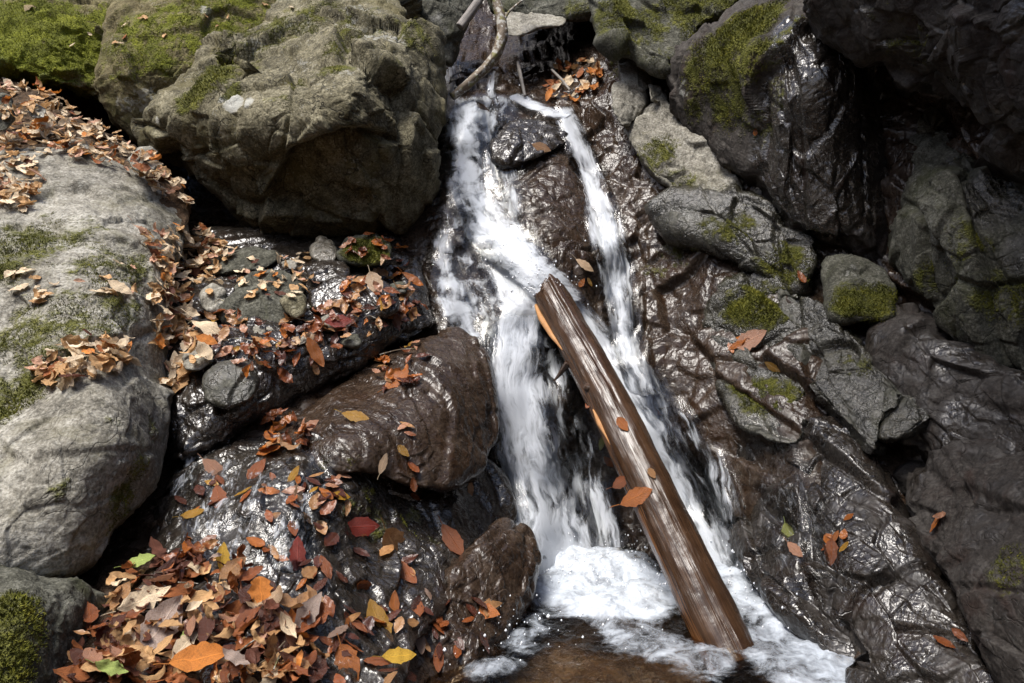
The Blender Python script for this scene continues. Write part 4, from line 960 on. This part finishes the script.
# ------------------------------------------------------------------ leaves
def leaf_material(name, rough, spec):
    t = NT(name)
    tc = t.n('ShaderNodeTexCoord').outputs['Object']
    uv = t.n('ShaderNodeUVMap', uv_map='uv').outputs[0]
    sp = t.n('ShaderNodeSeparateXYZ'); t.set(sp.inputs[0], uv)
    u, v = sp.outputs[0], sp.outputs[1]
    ti = t.attr('tint').outputs['Color']
    n = t.noise(tc, 60, 4, 0.65); n2 = t.noise(tc, 22, 3, 0.6)
    col = t.mix(t.sstep(n, 0.4, 0.68), t.mix(1.0, ti, (0.72, 0.66, 0.6), 'MULTIPLY'), ti)
    col = t.mix(t.math('MULTIPLY', t.sstep(n2, 0.56, 0.66), 0.35), col, (0.05, 0.025, 0.012))
    av = t.math('ABSOLUTE', t.math('SUBTRACT', v, 0.5))
    rib = t.sstep(av, 0.035, 0.012)
    wave = t.math('SINE', t.math('MULTIPLY', t.math('SUBTRACT', u, t.math('MULTIPLY', av, 0.55)), 62.0))
    vein = t.math('MULTIPLY', t.sstep(wave, 0.75, 1.0), 0.35)
    col = t.mix(t.math('MULTIPLY', t.math('MAXIMUM', rib, vein), 0.55), col, t.mix(1.0, ti, (1.35, 1.3, 1.2), 'MULTIPLY'))
    h = t.math('ADD', t.math('MULTIPLY', t.math('MAXIMUM', rib, vein), 0.002), t.math('MULTIPLY', n, 0.004))
    bp = t.n('ShaderNodeBump', i_Strength=0.8, i_Distance=1.0); t.set(bp.inputs['Height'], h)
    p = t.n('ShaderNodeBsdfPrincipled'); t.set(p.inputs['Base Color'], col); p.inputs['Roughness'].default_value = rough; p.inputs['Specular IOR Level'].default_value = spec
    t.set(p.inputs['Normal'], bp.outputs[0])
    tl = t.n('ShaderNodeBsdfTranslucent'); t.set(tl.inputs[0], col)
    m = t.n('ShaderNodeMixShader'); m.inputs[0].default_value = 0.22
    t.t.links.new(p.outputs[0], m.inputs[1]); t.t.links.new(tl.outputs[0], m.inputs[2]); t.t.links.new(m.outputs[0], t.out.inputs[0])
    return t.m
DRYLEAF = leaf_material('dry_leaf', 0.62, 0.3)
WETLEAF = leaf_material('wet_leaf', 0.24, 0.6)
TINT = dict(tan=(0.62, 0.39, 0.19), cream=(0.86, 0.72, 0.52), orange=(0.62, 0.23, 0.045), rust=(0.36, 0.125, 0.040), dark=(0.13, 0.046, 0.027), yellow=(0.60, 0.38, 0.05), red=(0.36, 0.038, 0.018), green=(0.42, 0.54, 0.16), grey=(0.42, 0.34, 0.30), pink=(0.66, 0.40, 0.28))
NL, NW = 13, 7
def leaf_geom(seed, wid=0.40, curl=0.5, cup=0.25, crumple=0.05, twist=0.3):
    """unit-length leaf lying along x, pointed at both ends"""
    r = np.random.default_rng(seed)
    u = np.linspace(0, 1, NL); v = np.linspace(-1, 1, NW)
    w = wid * 0.5 * np.clip(np.sin(np.pi * u ** r.uniform(0.72, 1.05)), 0, 1) ** r.uniform(0.75, 1.0) + 0.006
    w *= 1 + 0.10 * np.sin(u * r.uniform(20, 34) + r.uniform(0, 6)) + 0.05 * r.normal(0, 1, NL)
    U, V = np.meshgrid(u, v, indexing='ij')
    Wd = w[:, None]
    x = U - 0.5; y = V * Wd
    cu = cup * r.uniform(-0.4, 1.3)
    z = cu * np.abs(V) ** 1.4 * Wd * 1.4
    k = curl * r.uniform(-1, 1) * 2.2
    k = k if abs(k) > 1e-3 else 1e-3
    ang = x * k
    x2 = np.sin(ang) / k - np.sin(ang) * z; z2 = (1 - np.cos(ang)) / k + z * np.cos(ang)
    tw = twist * r.uniform(-1, 1) * x * 2
    y3 = y * np.cos(tw) - z2 * np.sin(tw) * 0.3; z3 = z2 + y * np.sin(tw)
    P = np.stack([x2.ravel(), y3.ravel(), z3.ravel()], 1)
    P[:, 2] += crumple * fbm(P * np.array([5, 6, 1]) + seed * 3.1, 2, seed)
    P[:, 1] += 0.4 * crumple * fbm(P * np.array([4, 4, 1]) + seed * 5.1, 2, seed + 1)
    return P, np.stack([U.ravel(), (V.ravel() + 1) / 2], 1)
LF = grid_quads(NL, NW)
PROTO = [leaf_geom(100 + k, *pr) for k, pr in enumerate([(0.42, .5, .5, .09, .4), (0.36, 1.0, .8, .13, .8), (0.52, .35, .3, .11, .3), (0.30, 1.2, 1.2, .12, 1.0), (0.44, .8, 1.4, .15, .6), (0.38, .3, .25, .08, .3), (0.58, .7, .7, .18, .6), (0.24, .6, .7, .10, 1.1), (0.40, 1.3, .6, .12, .4), (0.34, .4, .5, .07, .4)])]
FLAT = [leaf_geom(200 + k, *pr) for k, pr in enumerate([(0.42, .12, .12, .03, .1), (0.36, .18, .15, .04, .1), (0.48, .1, .1, .04, .1), (0.32, .2, .2, .04, .15)])]
MESH = {}
def leaf_mesh(kind, k, tint, wet):
    key = (kind, k, tint, wet)
    if key not in MESH:
        P, uv = (PROTO if kind == 'c' else FLAT)[k]
        c = np.array(TINT[tint]) * np.random.default_rng(sum(map(ord, tint)) + k).uniform(0.85, 1.1) * (np.array([.72, .62, .55]) if wet else 1)
        MESH[key] = new_mesh('leaf', P, LF, WETLEAF if wet else DRYLEAF, dict(tint=np.tile([*c, 1.0], (len(P), 1))), uv=uv)
    return MESH[key]

bvh1 = all_bvh()
def inside(poly, x, y):
    c = False; n = len(poly)
    for i in range(n):
        x0, y0 = poly[i]; x1, y1 = poly[i - 1]
        if (y0 > y) != (y1 > y) and x < (x1 - x0) * (y - y0) / (y1 - y0) + x0:
            c = not c
    return c
def frame(nrm, xdir):
    n = np.array(nrm, float); n /= np.linalg.norm(n)
    x = xdir - n * (xdir @ n); x /= np.linalg.norm(x) + 1e-9
    y = np.cross(n, x)
    return np.stack([x, y, n], 1)
rng = np.random.default_rng(2024)
CANDS = []
def scatter(poly, count, size, tints, where, lift=0.0, tilt=30, wet=False, curly=True, up=0.35, minup=-0.2):
    poly = np.array(poly, float)
    names = list(tints); pr = np.array([tints[k] for k in names], float); pr /= pr.sum()
    got = tries = 0
    while got < count and tries < count * 12:
        tries += 1
        x = rng.uniform(poly[:, 0].min(), poly[:, 0].max()); y = rng.uniform(poly[:, 1].min(), poly[:, 1].max())
        if not inside(poly, x, y):
            continue
        h = cast(bvh1, x, y)
        if h[0] is None or h[1].z < minup:
            continue
        n = np.array(h[1]); 
        if n @ (CAM - np.array(h[0])) < 0: n = -n
        n = n + np.array([0, 0, up]); n /= np.linalg.norm(n)
        n = n + np.tan(math.radians(tilt)) * rng.normal(0, .5, 3); n /= np.linalg.norm(n)
        L = rng.uniform(*size)
        xd = rng.normal(0, 1, 3)
        R = frame(n, xd)
        pos = np.array(h[0]) + np.array(h[1]) * 0.006 + np.array([0, 0, 1]) * rng.uniform(0, lift) + n * 0.004
        tint = names[rng.choice(len(names), p=pr)]
        CANDS.append(dict(pos=pos, R=R, L=L, tint=tint, where=where, wet=wet, kind='c' if curly else 'f', k=int(rng.integers(0, len(PROTO) if curly else len(FLAT))), W=rng.uniform(.8, 1.25)))
        got += 1
PILE = dict(tan=5, cream=2, orange=1.0, rust=3.4, dark=3, grey=1.4, yellow=.25, pink=1)
PALE = dict(tan=5, cream=6, orange=.6, rust=.6, pink=1.4, dark=.5)
WETC = dict(tan=2.5, rust=4, dark=2.5, orange=2, cream=.8, yellow=.5, pink=1.2)
HEAP = [(96,612),(112,590),(140,566),(180,556),(230,560),(262,590),(290,630),(310,690),(60,690),(78,650)]
scatter(HEAP, 170, (.05, .09), dict(tan=3, rust=4, dark=5), 'in the heap at the foot of the pale boulder', .02, 25, up=.5)
scatter(HEAP, 80, (.05, .115), PILE, 'in the heap at the foot of the pale boulder', .07, 46, up=.6)
scatter(HEAP, 80, (.05, .11), dict(rust=4, dark=3, tan=3, orange=1.5, pink=1), 'in the heap at the foot of the pale boulder', .06, 40, up=.5, wet=True)
scatter([(250,590),(320,600),(320,683),(270,690)], 22, (.08, .13), PILE, 'in the heap at the foot of the pale boulder', .03, 25, up=.5, wet=True)
scatter([(140,240),(200,232),(232,256),(214,280),(190,300),(190,345),(160,350),(150,300),(160,275)], 240, (.05, .095), PALE, 'on the ledge between the pale boulder and the stones', .05, 36, up=.5)
scatter([(150,330),(200,330),(215,350),(190,380),(175,400),(162,385)], 40, (.06, .11), PALE, 'on the ledge between the pale boulder and the stones', .03, 34, up=.5)
scatter([(205,312),(300,322),(330,330),(330,368),(260,380),(210,360),(190,335)], 70, (.05, .10), WETC, 'around the stones on the wet ledge', .03, 28, up=.5, wet=True)
scatter([(330,290),(400,262),(420,290),(424,322),(380,340),(340,362),(300,340)], 75, (.05, .10), WETC, 'at the outer end of the wet ledge', .03, 28, up=.5, wet=True)
scatter([(205,250),(310,254),(322,290),(290,300),(200,300)], 60, (.04, .085), PALE, 'around the stones on the wet ledge', .01, 25, up=.5)
scatter([(335,232),(392,234),(412,262),(400,284),(360,270)], 22, (.05, .09), WETC, 'at the outer end of the wet ledge', .01, 25, up=.5, wet=True)
SHELF = [(-6,74),(20,82),(50,98),(80,118),(112,138),(150,160),(186,194),(192,212),(172,206),(120,172),(70,160),(30,154),(-6,150)]
scatter(SHELF, 360, (.045, .09), PALE, 'on the earth shelf under the mossy bank', .05, 38, up=.5)
scatter([(-6,150),(30,158),(44,190),(24,216),(-6,214)], 80, (.05, .10), PALE, 'on the upper step of the pale boulder', .04, 36, up=.6)
scatter([(32,368),(60,352),(92,344),(128,350),(140,366),(110,380),(74,388),(40,388)], 75, (.05, .10), PALE, 'in the clump midway down the pale boulder', .05, 36, up=.7)
scatter([(96,256),(136,262),(140,300),(100,300)], 9, (.05, .10), PALE, 'strewn over the face of the pale boulder', .01, 25, up=.6)
scatter([(10,270),(60,280),(44,310),(12,300)], 12, (.05, .08), PALE, 'strewn over the face of the pale boulder', .01, 25, up=.6)
scatter([(246,424),(284,418),(312,430),(304,458),(270,458)], 26, (.06, .11), dict(tan=2, rust=4, orange=3, dark=2, pink=1), 'in the wet clump above the dripping face', .025, 26, wet=True)
scatter([(300,468),(352,470),(350,520),(300,540),(290,500)], 26, (.045, .085), WETC, 'on the wet face beside the hollow', .01, 16, wet=True, curly=False)
scatter([(170,465),(300,465),(290,560),(190,560)], 26, (.04, .08), WETC, 'on the wet face beside the hollow', .0, 14, wet=True, curly=False)
scatter([(300,540),(400,550),(450,590),(440,650),(400,690),(310,690)], 50, (.05, .10), dict(tan=2, rust=3, dark=4, orange=1, grey=1), 'on the dark slope above the pool edge', .01, 18, wet=True, curly=False)
scatter([(380,352),(424,346),(430,372),(404,396),(376,390)], 24, (.05, .09), WETC, 'on top of the brown hump', .02, 22, wet=True)
scatter([(388,400),(420,410),(430,500),(408,500)], 7, (.05, .07), WETC, 'on the front of the brown hump', .0, 14, wet=True, curly=False)
scatter([(440,590),(500,600),(500,650),(400,670)], 12, (.06, .10), dict(rust=3, dark=5, tan=1), 'on the low brown rock by the pool', .0, 14, wet=True, curly=False)
scatter([(556,62),(600,58),(602,80),(580,108),(550,104),(540,92)], 46, (.06, .12), dict(orange=4, rust=4, tan=3, cream=1), 'in the gap at the head of the falls', .03, 30, up=.3)
scatter([(60,20),(300,0),(300,20),(160,40),(80,60)], 16, (.03, .06), dict(cream=3, tan=3, rust=1), 'strewn over the mossy bank', .0, 20)
for x0, y0, n_ in ((745, 342, 5), (835, 545, 5), (955, 640, 2), (800, 270, 1), (940, 515, 2), (600, 400, 1)):
    scatter([(x0 - 14, y0 - 9), (x0 + 14, y0 - 9), (x0 + 14, y0 + 9), (x0 - 14, y0 + 9)], n_, (.04, .08), dict(rust=3, pink=2, orange=1), 'stuck to the wet cliff right of the falls', .0, 14, wet=True, curly=False)

for k in range(34):
    reg = [(130,560,290,680), (140,240,220,340), (0,90,180,200), (220,300,420,360)][k % 4]
    x, y = rng.uniform(reg[0], reg[2]), rng.uniform(reg[1], reg[3])
    if k % 4 == 2 and not inside(SHELF, x, y): continue
    h = cast(bvh1, x, y)
    if h[0] is None: continue
    a = rng.uniform(0, 6.28); d1 = np.array([math.cos(a), math.sin(a), rng.uniform(-.1, .25)]); L = rng.uniform(.06, .16)
    p0 = np.array(h[0]) + np.array([0, 0, .03]); pts = [p0 - d1 * L / 2, p0 + np.array([0, 0, rng.uniform(-.01, .012)]), p0 + d1 * L / 2]
    P, F, g, th, tt, fr = tube(pts, [.0022, .0026, .0014], 6, 14, k, .2, .1)
    o = link('twig', new_mesh('twig', P - p0, F, BRANCH, dict(grain=np.hstack([g * .3, np.ones((len(g), 1))]), strip=np.zeros(len(g)))), label='thin broken twig lying among the fallen leaves', cat='twig', group='broken twigs among the fallen leaves', loc=p0)

# single leaves one can point at: px, py, length px, angle on the picture, tint, label
HERO = [
 (360,527,36,6,'red','deep red leaf lying level on dark wet rock below the brown hump',1),
 (296,556,38,72,'red','red leaf standing steeply on the wet face next to the leaf heap',1),
 (394,548,44,-50,'tan','large two toned tan leaf in the dark hollow under the hump',1),
 (405,573,34,-58,'rust','russet leaf overlapping the large tan leaf in the hollow',1),
 (452,541,38,-62,'rust','narrow russet leaf hanging in the shade left of the falls',1),
 (484,612,34,-25,'orange','orange brown leaf flat on the low brown rock by the pool',1),
 (350,664,42,-62,'orange','bright orange red leaf alone near the bottom of the dark slope',1),
 (147,570,30,22,'green','light green leaf lying on the heap by the pale boulder',0),
 (183,571,58,14,'dark','big dark crimson leaf on top of the leaf heap',1),
 (176,602,52,14,'rust','long russet leaf across the middle of the leaf heap',0),
 (160,632,62,62,'grey','long purplish grey leaf standing in the leaf heap',0),
 (142,606,52,36,'cream','broad pale tan leaf on the upper side of the heap',0),
 (268,632,60,-68,'dark','large glossy maroon leaf at the wet side of the heap',1),
 (304,617,46,55,'grey','pale grey leaf upright at the wet edge of the heap',0),
 (264,668,44,60,'tan','broad dull tan leaf at the bottom of the heap',0),
 (206,668,56,14,'orange','flat orange tan leaf along the bottom of the heap',0),
 (108,676,34,-6,'green','yellow green leaf low in the heap by the mossy rock',0),
 (189,642,18,70,'green','small fresh green leaf tip between brown leaves of the heap',0),
 (216,565,30,70,'yellow','golden yellow leaf at the upper edge of the heap',0),
 (194,515,24,10,'yellow','yellow orange oval leaf alone on the dripping face',1),
 (214,469,28,-40,'pink','pinkish leaf high on the dripping face',1),
 (220,500,30,-72,'rust','brown leaf hanging below the pinkish leaf on the dripping face',1),
 (258,471,26,72,'rust','russet leaf with a pointed tip below the wet clump',1),
 (294,476,20,70,'yellow','small yellow leaf right of the russet pointed leaf',1),
 (296,497,26,72,'cream','pale cream leaf in the middle of the wet face',1),
 (356,418,30,-18,'yellow','yellow leaf on the left shoulder of the brown hump',1),
 (402,452,16,-40,'yellow','small yellow leaf on the belly of the brown hump',1),
 (382,464,22,64,'cream','thin curled cream leaf clinging under the hump',1),
 (397,381,30,50,'orange','orange leaf with a pale edge on the hump below the ledge',1),
 (469,489,18,85,'tan','small tan leaf hanging at the outer edge of the hump',1),
 (376,622,44,86,'yellow','slim yellow green leaf pointing down the dark slope',1),
 (393,606,30,80,'orange','orange leaf beside the slim yellow green leaf',1),
 (394,664,34,20,'yellow','yellow leaf at the bottom edge below the dark slope',0),
 (637,497,36,18,'orange','broad wet orange leaf plastered across the log',1),
 (623,425,17,-55,'orange','small orange leaf on the flank of the log above the broad one',1),
 (601,443,16,75,'green','small yellow green leaf stuck to the log',1),
 (608,462,14,-50,'rust','brown leaf on the log between the green and the broad orange leaf',1),
 (622,482,20,20,'rust','brown leaf just above the broad orange leaf on the log',1),
 (652,474,12,-60,'tan','tiny tan leaf on the right edge of the log',1),
 (656,660 - 248,12,-40,'orange','little orange leaf at the edge of the log near its middle',1),
 (789,535,22,-65,'green','pale yellow green leaf on the black glistening slope',1),
 (796,550,20,-40,'pink','pinkish leaf touching the pale yellow green one on the slope',1),
 (833,553,26,-75,'rust','brown leaf hanging in the dark crease of the slope',1),
 (845,548,14,50,'yellow','bright orange yellow leaf beside the hanging brown leaf',1),
 (838,537,14,30,'orange','small orange leaf above the bright orange yellow leaf',1),
 (849,518,12,30,'orange','lone small orange leaf in the red brown crease of the slope',1),
 (752,340,34,16,'pink','pale pink leaf with a long tip on the moss topped step',1),
 (738,345,18,20,'orange','orange leaf under the pale pink leaf on the step',1),
 (774,366,18,-6,'yellow','amber leaf just below the moss topped step',1),
 (584,266,22,-30,'cream','cream leaf on the rock face between the arms of the falls',1),
 (582,283,10,60,'orange','tiny orange leaf below the cream one, nearer the log',1),
 (589,282,10,-60,'yellow','tiny amber leaf below the cream one, nearer the right arm',1),
 (541,148,20,-15,'tan','tan leaf on the black rock splitting the stream',1),
 (557,92,16,40,'cream','pale greenish cream leaf in the gap at the head of the falls',0),
 (211,334,48,-38,'cream','large torn cream leaf at the near end of the ledge leaves',0),
 (172,338,34,80,'tan','upright tan leaf where the ledge meets the pale boulder',0),
 (310,428,24,35,'pink','pink leaf on the wet rock beside the clump',1),
 (412,300 - 20,26,-28,'orange','bright orange leaf lying at the outer tip of the ledge',1),
 (375,285,26,-70,'cream','pale striped leaf below the mossy stone on the ledge',1),
 (315,352,34,-60,'orange','large crumpled orange leaf over the front of the ledge',1),
 (338,322,28,10,'red','dark red leaf on the wide wet stone of the ledge',1),
 (190,316,24,-15,'cream','cream leaf stuck beside the egg shaped stone',0),
 (118,295,26,-20,'cream','pale rolled leaf alone on the face of the pale boulder',0),
 (78,290,12,20,'pink','tiny pink leaf alone on the flank of the pale boulder',0),
 (137,236,24,-28,'pink','pinkish leaf standing at the top end of the ledge leaves',0),
 (46,128,26,40,'orange','bright orange leaf standing in the leaf strip',0),
 (756,132,8,80,'orange','tiny orange leaf on the dark dripping boulder',1),
 (26,4,14,-50,'cream','white torn leaf scrap on the moss of the bank',0),
]
n_hero = 0
for k, (x, y, lp, ang, tint, lab, wet) in enumerate(HERO):
    h = cast(bvh1, x, y)
    if h[0] is None:
        continue
    p0 = np.array(h[0]); d = (p0 - CAM) @ FWD
    n = np.array(h[1])
    if n @ (CAM - p0) < 0: n = -n
    view = (CAM - p0) / np.linalg.norm(CAM - p0)
    n = n + 0.55 * view; n /= np.linalg.norm(n)
    a = math.radians(ang)
    xd = np.array([math.cos(a), 0, 0]) + math.sin(a) * UPV
    R = frame(n, xd)
    # length on the picture -> length in the place, allowing for how much the leaf points away
    fore = max(0.45, np.linalg.norm(R[:, 0] - view * (R[:, 0] @ view)))
    L = min(lp * d / FPX / fore, 0.2)
    lift = 0.012 if wet else 0.05
    me = leaf_mesh('f' if wet else 'c', (k % len(FLAT)) if wet else (0, 1, 5, 9, 7)[k % 5], tint, bool(wet))
    o = link('leaf', me, label=lab, cat='leaf')
    M = np.eye(4); M[:3, :3] = R * L; M[:3, 1] *= 1.15; M[:3, 3] = p0 + n * lift
    o.matrix_world = Matrix(M.tolist())
    sp = np.array([(-.5, 0, 0), (-.58, 0.01, .01), (-.68, .03, .02), (-.76, .02, .03)])
    if 'stalk_%s' % tint not in MESH:
        P, F, g, th, tt, fr = tube(sp, [.012, .010, .010, .012], 6, 8)
        MESH['stalk_%s' % tint] = new_mesh('stalk', P, F, DRYLEAF, dict(tint=np.tile([*(np.array(TINT[tint]) * .6), 1.0], (len(P), 1))), uv=np.zeros((len(P), 2)))
    if lp >= 20:
        link('stalk', MESH['stalk_%s' % tint], parent=o)
    n_hero += 1

for c in CANDS:
    c['px'] = c['L'] * FPX / ((c['pos'] - CAM) @ FWD)
CANDS.sort(key=lambda c: -c['px'])
NAMES = dict(tan='tan', cream='cream', orange='orange', rust='russet', dark='dark brown', yellow='yellow', red='red', grey='greyish', pink='pinkish')
single = CANDS[:300 - n_hero]
for c in single:
    o = bpy.data.objects.new('leaf', leaf_mesh(c['kind'], c['k'], c['tint'], c['wet']))
    scene.collection.objects.link(o)
    M = np.eye(4); M[:3, :3] = c['R'] * c['L']; M[:3, 1] *= c['W']; M[:3, 3] = c['pos']
    o.matrix_world = Matrix(M.tolist())
    o['label'] = '%s dead leaf %s' % (('curled ' if c['kind'] == 'c' else 'flat wet ') + NAMES[c['tint']], c['where'])
    o['category'] = 'leaf'
    o['group'] = '%s leaves %s' % (('curled ' if c['kind'] == 'c' else 'flat wet ') + NAMES[c['tint']], c['where'])
PP, FF, CC, UU = {0: [], 1: []}, {0: [], 1: []}, {0: [], 1: []}, {0: [], 1: []}
for c in CANDS[300 - n_hero:]:
    w = 1 if c['wet'] else 0
    P, uv = (PROTO if c['kind'] == 'c' else FLAT)[c['k']]
    Q = (P * np.array([c['L'], c['L'] * c['W'], c['L']])) @ c['R'].T + c['pos']
    FF[w].append(LF + sum(len(a) for a in PP[w])); PP[w].append(Q); UU[w].append(uv)
    CC[w].append(np.tile([*(np.array(TINT[c['tint']]) * rng.uniform(.8, 1.15) * (np.array([.72, .62, .55]) if w else 1)), 1.0], (len(Q), 1)))
P = np.vstack(PP[0] + PP[1]); off = sum(len(a) for a in PP[0])
F = np.vstack(FF[0] + [f + off for f in FF[1]])
me = new_mesh('leaf_litter', P, F, DRYLEAF, dict(tint=np.vstack(CC[0] + CC[1])), uv=np.vstack(UU[0] + UU[1]))
me.materials.append(WETLEAF)
me.polygons.foreach_set('material_index', np.array([0] * sum(len(f) for f in FF[0]) + [1] * sum(len(f) for f in FF[1]), np.int32))
link('leaf_litter', me, label='small fallen leaves strewn over the ledges and rocks', kind='stuff')

# ------------------------------------------------------------------ leafy crown added above the view to keep the right side in shade
rng = np.random.default_rng(77)
TRB = np.array([3.25, 2.3, 2.9])
root = bpy.data.objects.new('added_shade_tree', None); scene.collection.objects.link(root); root.location = TRB
root['label'] = 'added unseen trunk and crown leaning out to shade the right hand rocks'; root['category'] = 'added_shade_tree'
tp = [TRB + np.array(v) for v in ((0, 0, -.3), (-.15, -.05, .5), (-.6, -.25, 1.1), (-1.6, -.55, 1.5), (-2.8, -.9, 1.7))]
P, F, g, th, tt, fr = tube(tp, [.14, .12, .10, .07, .03], 20, 60, 3, .15, .2)
link('trunk', new_mesh('trunk', P - TRB, F, BRANCH, dict(grain=np.hstack([g * .3, np.ones((len(g), 1))]), strip=np.zeros(len(g)))), parent=root)
tips = []
for k in range(18):
    a = rng.uniform(0.55, 1.0); s0 = np.array([np.interp(a * 4, range(5), [q[i] for q in tp]) for i in range(3)])
    e = s0 + np.array([rng.uniform(-1.0, .9), rng.uniform(-1.3, .7), rng.uniform(-.1, .7)]) 
    P, F, g, th, tt, fr = tube([s0, (s0 + e) / 2 + np.array([0, 0, .12]), e], [.04, .025, .008], 8, 20, k, .1, .1)
    link('limb', new_mesh('limb', P - TRB, F, BRANCH, dict(grain=np.hstack([g * .3, np.ones((len(g), 1))]), strip=np.zeros(len(g)))), parent=root)
    tips += [e, (s0 + e) / 2 + np.array([0, 0, .1])]
nl = 4600
c = np.array(tips)[rng.integers(0, len(tips), nl)] + rng.normal(0, 1, (nl, 3)) * np.array([.5, .5, .22])
c = c[(c[:, 0] > 0.05 + 0.2 * rng.normal(0, 1, len(c)))]; nl = len(c)
n = rng.normal(0, .6, (nl, 3)) + np.array([0, 0, 1.0]); n /= np.linalg.norm(n, axis=1, keepdims=True)
x = np.cross(n, rng.normal(0, 1, (nl, 3))); x /= np.linalg.norm(x, axis=1, keepdims=True); y = np.cross(n, x)
L = rng.uniform(.08, .13, (nl, 1))
P = np.stack([c - x * L, c + y * L * .45 + n * L * .1, c + x * L, c - y * L * .45 + n * L * .1], 1).reshape(-1, 3)
t = NT('green_crown'); p = t.n('ShaderNodeBsdfPrincipled'); p.inputs['Base Color'].default_value = (.05, .085, .02, 1); p.inputs['Roughness'].default_value = .6; t.t.links.new(p.outputs[0], t.out.inputs[0])
link('crown', new_mesh('crown', P - TRB, np.arange(nl * 4).reshape(-1, 4), t.m), parent=root)
